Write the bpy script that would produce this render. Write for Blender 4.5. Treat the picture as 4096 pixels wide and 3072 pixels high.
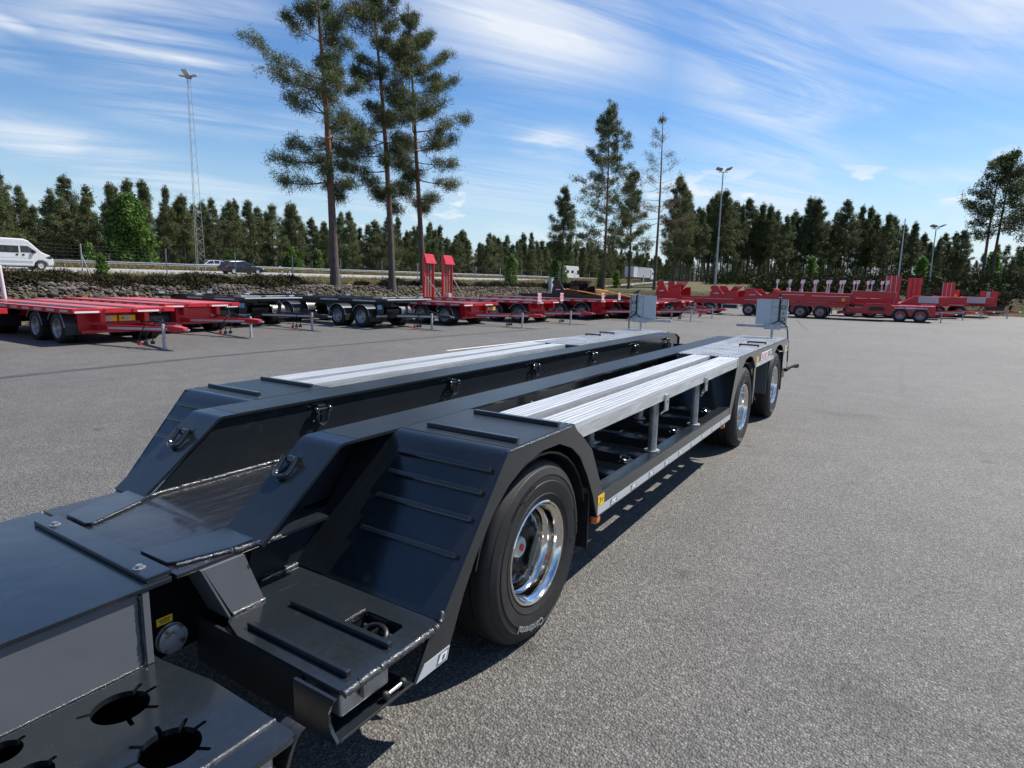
import bpy, bmesh, math, random
import numpy as np
from mathutils import Vector, Matrix

for o in list(bpy.data.objects):
    bpy.data.objects.remove(o)
scene = bpy.context.scene
COL = scene.collection
rad = math.radians

# ------------------------------------------------------------------ camera
def camera():
    yaw, pitch, roll = rad(32.22), rad(9.33), rad(-1.175)
    f = Vector((math.cos(pitch) * math.cos(yaw), math.cos(pitch) * math.sin(yaw), -math.sin(pitch)))
    r = f.cross(Vector((0, 0, 1))).normalized()
    d = f.cross(r)
    r2 = math.cos(roll) * r + math.sin(roll) * d
    d2 = -math.sin(roll) * r + math.cos(roll) * d
    cam = bpy.data.cameras.new('camera')
    cam.sensor_width = 36
    cam.lens = 2448 / 4096 * 36
    cam.clip_start = 0.05
    cam.clip_end = 6000
    o = bpy.data.objects.new('camera', cam)
    COL.objects.link(o)
    m = Matrix((r2, -d2, -f)).transposed().to_4x4()
    m.translation = Vector((0, 0, 1.775))
    o.matrix_world = m
    scene.camera = o
camera()

# ------------------------------------------------------------------ light
SUN = Vector((0.65, -0.36, 1.0)).normalized()
SUN_EL = math.asin(SUN.z)
SUN_ROT = math.atan2(SUN.x, SUN.y)
lamp = bpy.data.lights.new('sun', 'SUN')
lamp.energy = 4.2
lamp.angle = rad(0.53)
lamp.color = (1.0, 0.95, 0.87)
sun = bpy.data.objects.new('sun', lamp)
COL.objects.link(sun)
sun.rotation_euler = SUN.to_track_quat('Z', 'Y').to_euler()

world = bpy.data.worlds.new('World')
scene.world = world
world.use_nodes = True
def build_sky():
    nt = world.node_tree
    N, L = nt.nodes, nt.links
    N.clear()
    def node(t, **k):
        n = N.new(t)
        for a, b in k.items():
            setattr(n, a, b)
        return n
    def math_(op, a, b=None, clamp=False):
        n = node('ShaderNodeMath', operation=op, use_clamp=clamp)
        for i, v in enumerate((a, b)):
            if v is None:
                continue
            if isinstance(v, (int, float)):
                n.inputs[i].default_value = v
            else:
                L.new(v, n.inputs[i])
        return n.outputs[0]
    def ramp(fac, lo, hi):
        n = node('ShaderNodeMapRange', interpolation_type='SMOOTHSTEP')
        L.new(fac, n.inputs[0])
        n.inputs[1].default_value = lo
        n.inputs[2].default_value = hi
        return n.outputs[0]
    sky = node('ShaderNodeTexSky', sky_type='NISHITA')
    sky.sun_disc = False
    sky.sun_elevation = SUN_EL
    sky.sun_rotation = SUN_ROT
    sky.altitude = 150
    sky.air_density = 1.15
    sky.dust_density = 0.1
    sky.ozone_density = 2.2
    tc = node('ShaderNodeTexCoord')
    sep = node('ShaderNodeSeparateXYZ')
    L.new(tc.outputs['Generated'], sep.inputs[0])
    x, y, zz = sep.outputs
    den = math_('ADD', math_('MAXIMUM', zz, 0.0), 0.10)
    u = math_('DIVIDE', x, den)
    v = math_('DIVIDE', y, den)
    def noise(su, sv, ou, ov, scale, detail, rough, dist):
        cx = node('ShaderNodeCombineXYZ')
        L.new(math_('ADD', math_('MULTIPLY', u, su), ou), cx.inputs[0])
        L.new(math_('ADD', math_('MULTIPLY', v, sv), ov), cx.inputs[1])
        n = node('ShaderNodeTexNoise')
        n.inputs['Scale'].default_value = scale
        n.inputs['Detail'].default_value = detail
        n.inputs['Roughness'].default_value = rough
        n.inputs['Distortion'].default_value = dist
        L.new(cx.outputs[0], n.inputs['Vector'])
        return n.outputs['Fac']
    # high cirrus combed out in one direction, thick in some parts of the sky and thin in others
    th = rad(-33)
    al = math_('ADD', math_('MULTIPLY', u, math.cos(th)), math_('MULTIPLY', v, math.sin(th)))
    ac = math_('ADD', math_('MULTIPLY', u, -math.sin(th)), math_('MULTIPLY', v, math.cos(th)))
    def noise2(sa, sc, oa, oc, detail, rough, dist):
        cx = node('ShaderNodeCombineXYZ')
        L.new(math_('ADD', math_('MULTIPLY', al, sa), oa), cx.inputs[0])
        L.new(math_('ADD', math_('MULTIPLY', ac, sc), oc), cx.inputs[1])
        n = node('ShaderNodeTexNoise')
        n.inputs['Scale'].default_value = 1.0
        n.inputs['Detail'].default_value = detail
        n.inputs['Roughness'].default_value = rough
        n.inputs['Distortion'].default_value = dist
        L.new(cx.outputs[0], n.inputs['Vector'])
        return n.outputs['Fac']
    fine = noise2(0.55, 1.9, 3.1, 8.7, 10, 0.60, 1.1)
    silk = noise2(0.7, 8.0, 6.3, 1.2, 8, 0.6, 0.5)
    broad = noise(0.8, 1.1, 5.2, 2.3, 1.0, 3, 0.5, 0.5)
    cover = math_('MULTIPLY', ramp(broad, 0.40, 0.68), 0.55)
    for cu_, cv_, su_, sv_, w_ in CLOUD_FIELDS:
        du = math_('DIVIDE', math_('SUBTRACT', u, cu_), su_)
        dv = math_('DIVIDE', math_('SUBTRACT', v, cv_), sv_)
        q = math_('ADD', math_('MULTIPLY', du, du), math_('MULTIPLY', dv, dv))
        cover = math_('MAXIMUM', cover, math_('MULTIPLY', math_('EXPONENT', math_('MULTIPLY', q, -1.0)), w_))
    body = math_('ADD', math_('MULTIPLY', ramp(fine, 0.40, 0.61), 0.68), math_('MULTIPLY', ramp(silk, 0.40, 0.64), 0.36))
    cir = math_('MULTIPLY', math_('ADD', math_('MULTIPLY', body, 0.94), 0.06), cover, True)
    # fair-weather cumulus standing low over the land
    cx = node('ShaderNodeCombineXYZ')
    L.new(math_('MULTIPLY', x, 9.0), cx.inputs[0])
    L.new(math_('MULTIPLY', y, 9.0), cx.inputs[1])
    L.new(math_('MULTIPLY', zz, 26.0), cx.inputs[2])
    n = node('ShaderNodeTexNoise')
    n.inputs['Scale'].default_value = 1.0
    n.inputs['Detail'].default_value = 7
    n.inputs['Roughness'].default_value = 0.5
    L.new(cx.outputs[0], n.inputs['Vector'])
    cum = ramp(n.outputs['Fac'], 0.60, 0.68)
    band = math_('MULTIPLY', ramp(zz, 0.0, 0.05), math_('SUBTRACT', 1.0, ramp(zz, 0.13, 0.20)))
    cum = math_('MULTIPLY', cum, band)
    haze = math_('MULTIPLY', math_('SUBTRACT', 1.0, ramp(zz, 0.0, 0.24)), 0.70)
    cloud = math_('MAXIMUM', math_('MULTIPLY', cir, 0.92), math_('MULTIPLY', cum, 0.9))
    # saturated blue of the clear parts
    hsv = node('ShaderNodeHueSaturation')
    hsv.inputs['Saturation'].default_value = 1.3
    hsv.inputs['Hue'].default_value = 0.508
    hsv.inputs['Value'].default_value = SKY_VALUE
    L.new(sky.outputs[0], hsv.inputs['Color'])
    m0 = node('ShaderNodeMixRGB')
    m0.inputs[2].default_value = (2.9, 3.9, 5.2, 1)
    L.new(haze, m0.inputs[0])
    L.new(hsv.outputs[0], m0.inputs[1])
    m1 = node('ShaderNodeMixRGB')
    m1.inputs[2].default_value = (5.2, 5.5, 5.9, 1)
    L.new(cloud, m1.inputs[0])
    L.new(m0.outputs[0], m1.inputs[1])
    bg = node('ShaderNodeBackground')
    bg.inputs['Strength'].default_value = 0.10
    L.new(m1.outputs[0], bg.inputs['Color'])
    out = node('ShaderNodeOutputWorld')
    L.new(bg.outputs[0], out.inputs['Surface'])
SKY_VALUE = 0.80
# where the cirrus is thick, in the plane of the cloud layer (u, v, extent, extent, weight)
CLOUD_FIELDS = ((1.15, 2.12, 0.34, 0.28, 1.2), (1.48, 2.62, 0.26, 0.26, 1.05), (1.70, 1.02, 0.50, 0.34, 1.2), (2.45, 0.45, 0.70, 0.28, 0.95), (2.0, -0.2, 0.8, 0.40, 0.9), (2.75, 1.55, 0.30, 0.18, 1.15), (1.4, 3.5, 0.40, 0.30, 0.9), (3.4, 2.4, 0.8, 0.7, 0.5), (3.6, 0.6, 0.8, 0.4, 0.6), (0.85, 2.35, 0.10, 0.06, 1.0))
build_sky()

vs = scene.view_settings
vs.view_transform = 'Standard'
vs.look = 'None'
vs.exposure = 0.75
vs.gamma = 1.0
vs.use_curve_mapping = False
scene.render.engine = 'CYCLES'
scene.render.resolution_x = 1024
scene.render.resolution_y = 768

# ------------------------------------------------------------------ materials
MATS = {}
class NB:
    """small node-building helper"""
    def __init__(s, name):
        s.m = bpy.data.materials.new(name)
        s.m.use_nodes = True
        s.nt = s.m.node_tree
        s.N, s.L = s.nt.nodes, s.nt.links
        s.b = s.N['Principled BSDF']
        s.tc = s.N.new('ShaderNodeTexCoord')
    def co(s, kind='Object', scale=None, rot=None):
        if scale is None and rot is None:
            return s.tc.outputs[kind]
        n = s.N.new('ShaderNodeMapping')
        s.L.new(s.tc.outputs[kind], n.inputs[0])
        if scale is not None:
            n.inputs['Scale'].default_value = scale
        if rot is not None:
            n.inputs['Rotation'].default_value = rot
        return n.outputs[0]
    def noise(s, scale, detail=4, rough=0.55, dist=0.0, co=None):
        n = s.N.new('ShaderNodeTexNoise')
        n.inputs['Scale'].default_value = scale
        n.inputs['Detail'].default_value = detail
        n.inputs['Roughness'].default_value = rough
        n.inputs['Distortion'].default_value = dist
        s.L.new(co if co is not None else s.co(), n.inputs['Vector'])
        return n.outputs['Fac']
    def voronoi(s, scale, co=None, feature='F1', out='Distance'):
        n = s.N.new('ShaderNodeTexVoronoi')
        n.feature = feature
        n.inputs['Scale'].default_value = scale
        s.L.new(co if co is not None else s.co(), n.inputs['Vector'])
        return n.outputs[out]
    def ramp(s, fac, stops):
        n = s.N.new('ShaderNodeValToRGB')
        e = n.color_ramp.elements
        while len(e) < len(stops):
            e.new(0.5)
        for k, (p, c) in enumerate(stops):
            e[k].position = p
            e[k].color = (c, c, c, 1) if isinstance(c, (int, float)) else (*c, 1)
        s.L.new(fac, n.inputs[0])
        return n.outputs[0]
    def mix(s, fac, a, b, mode='MIX'):
        n = s.N.new('ShaderNodeMixRGB')
        n.blend_type = mode
        for i, v in enumerate((fac, a, b)):
            if isinstance(v, (int, float)):
                n.inputs[i].default_value = v if i == 0 else (v, v, v, 1)
            elif isinstance(v, tuple):
                n.inputs[i].default_value = (*v, 1)
            else:
                s.L.new(v, n.inputs[i])
        return n.outputs[0]
    def math(s, op, a, b=0.0):
        n = s.N.new('ShaderNodeMath')
        n.operation = op
        for i, v in enumerate((a, b)):
            if isinstance(v, (int, float)):
                n.inputs[i].default_value = v
            else:
                s.L.new(v, n.inputs[i])
        return n.outputs[0]
    def set(s, key, v):
        if isinstance(v, (int, float)):
            s.b.inputs[key].default_value = v
        elif isinstance(v, tuple):
            s.b.inputs[key].default_value = (*v, 1)
        else:
            s.L.new(v, s.b.inputs[key])
        return s
    def bump(s, h, dist, strength=1.0, prev=None):
        n = s.N.new('ShaderNodeBump')
        n.inputs['Strength'].default_value = strength
        n.inputs['Distance'].default_value = dist
        s.L.new(h, n.inputs['Height'])
        if prev is not None:
            s.L.new(prev, n.inputs['Normal'])
        return n.outputs[0]
    def normal(s, n):
        s.L.new(n, s.b.inputs['Normal'])
        return s
    def done(s, key):
        MATS[key] = s.m
        return s.m

def make_paint(key, col, rough=0.3, coat=0.3, dirt=0.35, wave=0.0006, dust=(0.16, 0.15, 0.14), flecks=False):
    n = NB(key)
    big = n.noise(2.3, 5, 0.6)
    small = n.noise(38, 5, 0.65)
    dirtm = n.ramp(n.math('MULTIPLY', big, small), [(0.25, 0.0), (0.5, dirt)])
    colr = n.mix(dirtm, col, dust)
    if flecks:
        # small scuffs, dust specks and rubbed patches
        sp = n.ramp(n.math('ADD', n.voronoi(34), n.math('MULTIPLY', n.noise(3.1, 4), 0.22)), [(0.135, 1.0), (0.165, 0.0)])
        colr = n.mix(n.math('MULTIPLY', sp, 0.35), colr, (0.14, 0.145, 0.15))
        rub = n.ramp(n.noise(6, 8, 0.75, 0.5, n.co(scale=(1.0, 2.5, 1.0))), [(0.60, 0.0), (0.72, 1.0)])
        colr = n.mix(n.math('MULTIPLY', rub, 0.16), colr, (0.10, 0.10, 0.10))
    n.set('Base Color', colr)
    n.set('Roughness', n.ramp(n.noise(9, 6, 0.7), [(0.3, rough * 0.75), (0.7, rough * 1.35)]))
    n.set('Coat Weight', coat).set('Coat Roughness', 0.12)
    b = n.bump(n.noise(5.0, 2, 0.4), wave * 6, 1.0)
    b = n.bump(n.noise(140, 2, 0.5), wave * 0.10, 1.0, b)
    n.normal(b)
    return n.done(key)

make_paint('dark_paint', (0.0130, 0.0168, 0.0205), 0.20, 0.45, 0.06, wave=0.00045, flecks=True)
make_paint('gloss_black', (0.012, 0.012, 0.013), 0.14, 0.8, 0.0)
make_paint('grey_paint', (0.10, 0.105, 0.118), 0.5, 0.05, 0.10)
make_paint('black_paint', (0.012, 0.012, 0.014), 0.35, 0.2, 0.2)
make_paint('red_paint', (0.50, 0.007, 0.018), 0.34, 0.25, 0.12, dust=(0.30, 0.12, 0.11))
make_paint('red_deck', (0.47, 0.085, 0.09), 0.5, 0.0, 0.5, dust=(0.42, 0.24, 0.22))
make_paint('white_paint', (0.62, 0.63, 0.64), 0.3, 0.3, 0.08, dust=(0.5, 0.5, 0.48))
make_paint('car_black', (0.010, 0.011, 0.013), 0.2, 0.6, 0.05)
make_paint('car_silver', (0.42, 0.44, 0.47), 0.25, 0.6, 0.05)
make_paint('yellow_plastic', (0.78, 0.43, 0.02), 0.45, 0.0, 0.15)
make_paint('yellow_label', (0.80, 0.50, 0.02), 0.5, 0.0, 0.03)
make_paint('orange_lens', (0.70, 0.16, 0.01), 0.2, 0.5, 0.0)
make_paint('red_plastic', (0.55, 0.015, 0.02), 0.35, 0.2, 0.05)
make_paint('lamp_grey', (0.42, 0.44, 0.46), 0.45, 0.0, 0.1)
make_paint('case_grey', (0.46, 0.50, 0.53), 0.42, 0.05, 0.25, dust=(0.3, 0.32, 0.33))
make_paint('truck_grey', (0.36, 0.38, 0.40), 0.5, 0.0, 0.2)
make_paint('truck_blue', (0.015, 0.022, 0.05), 0.35, 0.2, 0.1)
make_paint('blue_label', (0.20, 0.45, 0.65), 0.5, 0.0, 0.2)
make_paint('strap_orange', (0.75, 0.30, 0.04), 0.8, 0.0, 0.1)
make_paint('plug_black', (0.012, 0.012, 0.012), 0.5, 0.0, 0.1)

def mats_misc():
    # anti-slip deck paint: the same coat over a sanded surface
    n = NB('deck_paint')
    sp = n.voronoi(260)
    n.set('Base Color', n.mix(n.ramp(n.noise(3, 6, 0.7), [(0.42, 0.0), (0.75, 0.35)]), (0.013, 0.018, 0.024), (0.050, 0.054, 0.058)))
    n.set('Roughness', 0.30)
    b = n.bump(n.ramp(sp, [(0.0, 1.0), (0.5, 0.0)]), 0.0009, 0.8)
    b = n.bump(n.noise(5, 2), 0.003, 0.6, b)
    n.normal(b).done('deck_paint')
    # neck floor, scuffed paint with brown reflections put into the colour
    n = NB('scuffed_sheen_paint')
    st = n.noise(4.0, 8, 0.7, 0.6, n.co(scale=(1.0, 6.0, 1.0)))
    n.set('Base Color', n.mix(n.ramp(st, [(0.45, 0.0), (0.8, 0.6)]), (0.012, 0.014, 0.018), (0.05, 0.045, 0.04)))
    n.set('Roughness', n.ramp(st, [(0.35, 0.14), (0.75, 0.42)])).set('Coat Weight', 0.3)
    n.normal(n.bump(n.noise(6, 2), 0.004, 0.7)).done('scuffed_sheen_paint')
    # weld bead under fresh paint
    n = NB('weld_paint')
    n.set('Base Color', (0.085, 0.088, 0.092)).set('Metallic', 0.5).set('Roughness', 0.2).set('Coat Weight', 0.6).set('Coat Roughness', 0.05)
    n.normal(n.bump(n.noise(160, 4, 0.7), 0.003, 1.0)).done('weld_paint')
    n = NB('galvanised')
    v = n.voronoi(55, out='Color')
    f = n.noise(14, 6, 0.7)
    n.set('Base Color', n.mix(n.ramp(f, [(0.3, 0.0), (0.7, 1.0)]), n.mix(0.25, (0.30, 0.31, 0.32), v, 'MULTIPLY'), (0.50, 0.51, 0.52)))
    n.set('Metallic', 0.75).set('Roughness', n.ramp(f, [(0.3, 0.32), (0.75, 0.58)]))
    n.normal(n.bump(f, 0.001, 0.5)).done('galvanised')
    n = NB('galvanised_pale')
    f = n.noise(9, 7, 0.7, 0.4, n.co(scale=(0.5, 3.0, 3.0)))
    n.set('Base Color', n.mix(n.ramp(f, [(0.32, 0.0), (0.70, 1.0)]), (0.40, 0.41, 0.41), (0.66, 0.67, 0.67))).set('Metallic', 0.45)
    n.set('Roughness', n.ramp(f, [(0.3, 0.38), (0.75, 0.6)])).done('galvanised_pale')
    n = NB('galvanised_dull')
    f = n.noise(20, 6, 0.7)
    n.set('Base Color', n.mix(n.ramp(f, [(0.35, 0.0), (0.7, 1.0)]), (0.30, 0.31, 0.31), (0.55, 0.56, 0.56)))
    n.set('Metallic', 0.3).set('Roughness', 0.55).done('galvanised_dull')
    n = NB('aluminium')
    f = n.noise(3, 6, 0.7, 0.3, n.co(scale=(0.6, 14, 14)))
    n.set('Base Color', n.mix(n.ramp(f, [(0.3, 0.0), (0.7, 1.0)]), (0.55, 0.56, 0.57), (0.74, 0.75, 0.75)))
    n.set('Metallic', 0.55).set('Roughness', n.ramp(f, [(0.3, 0.36), (0.8, 0.55)])).done('aluminium')
    n = NB('ridged_aluminium')
    f = n.noise(5, 6, 0.7)
    n.set('Base Color', n.mix(f, (0.66, 0.665, 0.67), (0.86, 0.86, 0.86))).set('Metallic', 0.85)
    n.set('Roughness', n.ramp(f, [(0.3, 0.22), (0.75, 0.42)])).done('ridged_aluminium')
    n = NB('fence_wire')
    n.set('Base Color', (0.10, 0.10, 0.10)).set('Roughness', 0.6).done('fence_wire')
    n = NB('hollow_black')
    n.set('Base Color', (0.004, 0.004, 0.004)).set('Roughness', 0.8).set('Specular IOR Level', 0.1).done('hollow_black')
    n = NB('chrome')
    n.set('Base Color', (0.80, 0.755, 0.69)).set('Metallic', 1.0)
    n.set('Roughness', n.ramp(n.noise(12, 6, 0.7), [(0.35, 0.045), (0.8, 0.16)]))
    n.normal(n.bump(n.noise(26, 3), 0.0016, 0.5)).done('chrome')
    n = NB('steel')
    n.set('Base Color', (0.55, 0.55, 0.54)).set('Metallic', 1.0).set('Roughness', 0.33).done('steel')
    n = NB('rusty_steel')
    f = n.ramp(n.noise(22, 6, 0.7), [(0.50, 0.0), (0.62, 1.0)])
    n.set('Base Color', n.mix(f, (0.40, 0.41, 0.41), (0.20, 0.09, 0.03))).set('Metallic', 0.5).set('Roughness', 0.55).done('rusty_steel')
    n = NB('tyre_rubber')
    f = n.noise(7, 6, 0.65)
    n.set('Base Color', n.mix(n.ramp(f, [(0.35, 0.0), (0.75, 1.0)]), (0.0075, 0.0073, 0.0073), (0.022, 0.020, 0.019)))
    n.set('Roughness', 0.66)
    n.normal(n.bump(n.noise(180, 3), 0.0006, 0.6)).done('tyre_rubber')
    n = NB('tyre_lettering')
    n.set('Base Color', (0.22, 0.22, 0.23)).set('Roughness', 0.5).done('tyre_lettering')
    n = NB('rubber_flap')
    n.set('Base Color', (0.014, 0.014, 0.015)).set('Roughness', 0.5).done('rubber_flap')
    n = NB('plastic_guard')
    f = n.noise(6, 5)
    n.set('Base Color', n.mix(n.ramp(f, [(0.4, 0.0), (0.8, 0.5)]), (0.018, 0.018, 0.02), (0.08, 0.08, 0.08))).set('Roughness', 0.38).done('plastic_guard')
    n = NB('hub_cap')
    n.set('Base Color', (0.42, 0.47, 0.45)).set('Roughness', 0.4).done('hub_cap')
    n = NB('reflective_tape')
    v = n.voronoi(420)
    n.set('Base Color', n.mix(n.ramp(v, [(0.2, 0.0), (0.6, 1.0)]), (0.36, 0.38, 0.40), (0.50, 0.52, 0.54))).set('Roughness', 0.35).done('reflective_tape')
    n = NB('tape_print')
    n.set('Base Color', (0.11, 0.12, 0.135)).set('Roughness', 0.4).done('tape_print')
    n = NB('tape_white')
    n.set('Base Color', (0.75, 0.77, 0.78)).set('Roughness', 0.4).done('tape_white')
    n = NB('print_black')
    n.set('Base Color', (0.02, 0.018, 0.015)).set('Roughness', 0.5).done('print_black')
    n = NB('print_red')
    n.set('Base Color', (0.62, 0.03, 0.03)).set('Roughness', 0.5).done('print_red')
    n = NB('glass')
    n.set('Base Color', (0.012, 0.016, 0.018)).set('Roughness', 0.06).set('Specular IOR Level', 0.8).done('glass')
    n = NB('lens')
    n.set('Base Color', (0.7, 0.72, 0.74)).set('Roughness', 0.15).done('lens')
    # asphalt: pale worn aggregate in dark binder, with patches and stains
    n = NB('asphalt')
    agg = n.voronoi(92, out='Color')
    aggd = n.voronoi(92)
    g = n.ramp(agg, [(0.0, (0.050, 0.048, 0.046)), (0.40, (0.105, 0.100, 0.093)), (0.72, (0.170, 0.163, 0.152)), (1.0, (0.275, 0.262, 0.243))])
    g = n.mix(n.ramp(aggd, [(0.30, 0.0), (0.62, 0.65)]), g, (0.046, 0.045, 0.044))
    fine = n.noise(190, 3, 0.7)
    g = n.mix(0.5, g, n.ramp(fine, [(0.3, 0.35), (0.7, 1.0)]), 'MULTIPLY')
    patch = n.noise(0.22, 7, 0.62, 0.4)
    g = n.mix(1.0, g, n.ramp(patch, [(0.3, 0.88), (0.7, 1.10)]), 'MULTIPLY')
    g = n.mix(1.0, g, n.ramp(n.noise(30, 4, 0.6), [(0.35, 0.80), (0.65, 1.15)]), 'MULTIPLY')
    g = n.mix(1.0, g, n.ramp(n.noise(2.2, 5, 0.6, 0.3), [(0.35, 0.90), (0.65, 1.08)]), 'MULTIPLY')
    scrub = n.ramp(n.noise(1.0, 7, 0.62, 0.15, n.co(scale=(0.10, 3.0, 1.0), rot=(0, 0, 0.12))), [(0.60, 1.0), (0.68, 0.86)])
    g = n.mix(1.0, g, scrub, 'MULTIPLY')
    stain = n.ramp(n.noise(0.55, 6, 0.7, 0.6, n.co(scale=(1.0, 0.35, 1.0))), [(0.62, 1.0), (0.74, 0.72)])
    g = n.mix(1.0, g, stain, 'MULTIPLY')
    drip = n.ramp(n.math('ADD', n.voronoi(0.8), n.math('MULTIPLY', n.noise(9, 4), 0.10)), [(0.085, 0.62), (0.125, 1.0)])
    g = n.mix(1.0, g, drip, 'MULTIPLY')
    n.set('Base Color', n.mix(1.0, g, (1.50, 1.48, 1.43), 'MULTIPLY')).set('Roughness', 0.68)
    b = n.bump(aggd, 0.0075, 1.0)
    b = n.bump(fine, 0.002, 0.6, b)
    n.normal(b).done('asphalt')
    n = NB('tar_seam')
    n.set('Base Color', n.mix(n.ramp(n.noise(3, 5), [(0.35, 0.0), (0.7, 1.0)]), (0.045, 0.045, 0.046), (0.075, 0.074, 0.073))).set('Roughness', 0.75).done('tar_seam')
    n = NB('road_surface')
    n.set('Base Color', n.mix(n.noise(0.8, 5), (0.24, 0.235, 0.23), (0.36, 0.355, 0.345))).set('Roughness', 0.85).done('road_surface')
    n = NB('road_paint')
    n.set('Base Color', n.mix(n.noise(5, 5), (0.6, 0.6, 0.58), (0.8, 0.8, 0.78))).set('Roughness', 0.7).done('road_paint')
    n = NB('terrain')
    a = n.noise(0.35, 6, 0.65)
    c = n.noise(3.0, 6, 0.7)
    g = n.ramp(c, [(0.3, (0.050, 0.060, 0.018)), (0.55, (0.085, 0.088, 0.030)), (0.8, (0.15, 0.115, 0.05))])
    n.set('Base Color', n.mix(n.ramp(a, [(0.4, 0.0), (0.65, 1.0)]), g, (0.12, 0.085, 0.042)))
    n.set('Roughness', 0.95).normal(n.bump(c, 0.25, 1.0)).done('terrain')
    n = NB('soil_bank')
    a = n.noise(1.2, 6, 0.7)
    n.set('Base Color', n.mix(a, (0.06, 0.045, 0.032), (0.16, 0.125, 0.09))).set('Roughness', 0.95)
    n.normal(n.bump(n.noise(6, 5), 0.08, 1.0)).done('soil_bank')
    n = NB('stone')
    oi = n.N.new('ShaderNodeNewGeometry')
    r = oi.outputs['Random Per Island']
    g = n.ramp(r, [(0.0, (0.045, 0.038, 0.034)), (0.55, (0.10, 0.083, 0.072)), (1.0, (0.23, 0.185, 0.145))])
    n.set('Base Color', n.mix(0.5, g, n.ramp(n.noise(9, 5), [(0.3, 0.6), (0.7, 1.1)]), 'MULTIPLY')).set('Roughness', 0.9).done('stone')
    def leaf(key, cols, trans=0.25, spec=0.3):
        n = NB(key)
        gi = n.N.new('ShaderNodeNewGeometry')
        ob = n.N.new('ShaderNodeObjectInfo')
        g = n.ramp(gi.outputs['Random Per Island'], [(0.0, cols[0]), (0.55, cols[1]), (1.0, cols[2])])
        g = n.mix(1.0, g, n.ramp(ob.outputs['Random'], [(0.0, 0.78), (1.0, 1.2)]), 'MULTIPLY')
        n.set('Base Color', g).set('Roughness', 0.6).set('Specular IOR Level', spec)
        t = n.N.new('ShaderNodeBsdfTranslucent')
        n.L.new(g, t.inputs['Color'])
        m = n.N.new('ShaderNodeMixShader')
        m.inputs[0].default_value = trans
        n.L.new(n.b.outputs[0], m.inputs[1])
        n.L.new(t.outputs[0], m.inputs[2])
        n.L.new(m.outputs[0], n.N['Material Output'].inputs['Surface'])
        n.done(key)
    leaf('pine_needles', ((0.042, 0.060, 0.026), (0.092, 0.118, 0.042), (0.19, 0.20, 0.075)))
    leaf('old_needles', ((0.05, 0.05, 0.025), (0.085, 0.078, 0.04), (0.16, 0.11, 0.06)))
    leaf('undergrowth', ((0.020, 0.024, 0.011), (0.030, 0.036, 0.014), (0.045, 0.05, 0.02)), 0.05, 0.02)
    leaf('birch_leaves', ((0.06, 0.12, 0.02), (0.10, 0.19, 0.03), (0.17, 0.26, 0.06)), 0.35)
    leaf('heather', ((0.028, 0.026, 0.015), (0.048, 0.046, 0.022), (0.085, 0.065, 0.036)), 0.08, 0.05)
    leaf('dry_grass', ((0.10, 0.10, 0.03), (0.22, 0.17, 0.06), (0.36, 0.27, 0.12)), 0.25)
    # pine bark: grey plates low on the trunk, orange paper bark higher up
    n = NB('pine_bark')
    sx = n.N.new('ShaderNodeSeparateXYZ')
    n.L.new(n.tc.outputs['Object'], sx.inputs[0])
    h = n.math('ADD', n.math('MULTIPLY', sx.outputs[2], 0.085), n.math('MULTIPLY', n.noise(1.2, 4), 0.35))
    up = n.ramp(h, [(0.45, (0.105, 0.085, 0.072)), (0.85, (0.26, 0.125, 0.065))])
    pl = n.noise(5, 6, 0.7, 0.3, n.co(scale=(2.4, 2.4, 0.6)))
    n.set('Base Color', n.mix(0.8, up, n.ramp(pl, [(0.3, 0.35), (0.65, 1.15)]), 'MULTIPLY')).set('Roughness', 0.9)
    n.normal(n.bump(pl, 0.05, 1.0)).done('pine_bark')
    n = NB('wood_post')
    n.set('Base Color', (0.20, 0.16, 0.12)).set('Roughness', 0.9).done('wood_post')
mats_misc()
# ------------------------------------------------------------------ mesh helpers
INV = {}
def M(k):
    return MATS[k]
def tag(o, label=None, cat=None, group=None, kind=None):
    if label: o['label'] = label
    if cat: o['category'] = cat
    if group: o['group'] = group
    if kind: o['kind'] = kind
    return o
def link(name, data, mat=None, parent=None):
    o = bpy.data.objects.new(name, data)
    COL.objects.link(o)
    if mat and data is not None and not data.materials:
        data.materials.append(M(mat))
    if parent is not None:
        o.parent = parent
        if parent.name in INV:
            o.matrix_parent_inverse = INV[parent.name]
    return o
def empty(name, loc=(0, 0, 0), rz=0.0, world_children=False):
    o = bpy.data.objects.new(name, None)
    COL.objects.link(o)
    o.empty_display_size = 0.3
    o.location = loc
    o.rotation_euler = (0, 0, rz)
    if world_children:
        INV[o.name] = Matrix.Translation(Vector(loc)).inverted()
    return o
def copy_tree(o, parent=None):
    c = o.copy()
    COL.objects.link(c)
    c.parent = parent
    for ch in o.children:
        copy_tree(ch, c)
    return c
def raw_mesh(name, V, F, mat=None):
    """fast mesh from arrays; F is (n,3) or (n,4)"""
    V = np.asarray(V, dtype=np.float32)
    F = np.asarray(F, dtype=np.int32)
    me = bpy.data.meshes.new(name)
    me.vertices.add(len(V))
    me.vertices.foreach_set('co', V.ravel())
    k = F.shape[1]
    me.loops.add(F.size)
    me.loops.foreach_set('vertex_index', F.ravel())
    me.polygons.add(len(F))
    me.polygons.foreach_set('loop_start', np.arange(0, F.size, k, dtype=np.int32))
    me.polygons.foreach_set('loop_total', np.full(len(F), k, dtype=np.int32))
    me.update(calc_edges=True)
    if mat:
        me.materials.append(M(mat))
    return me

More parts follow.
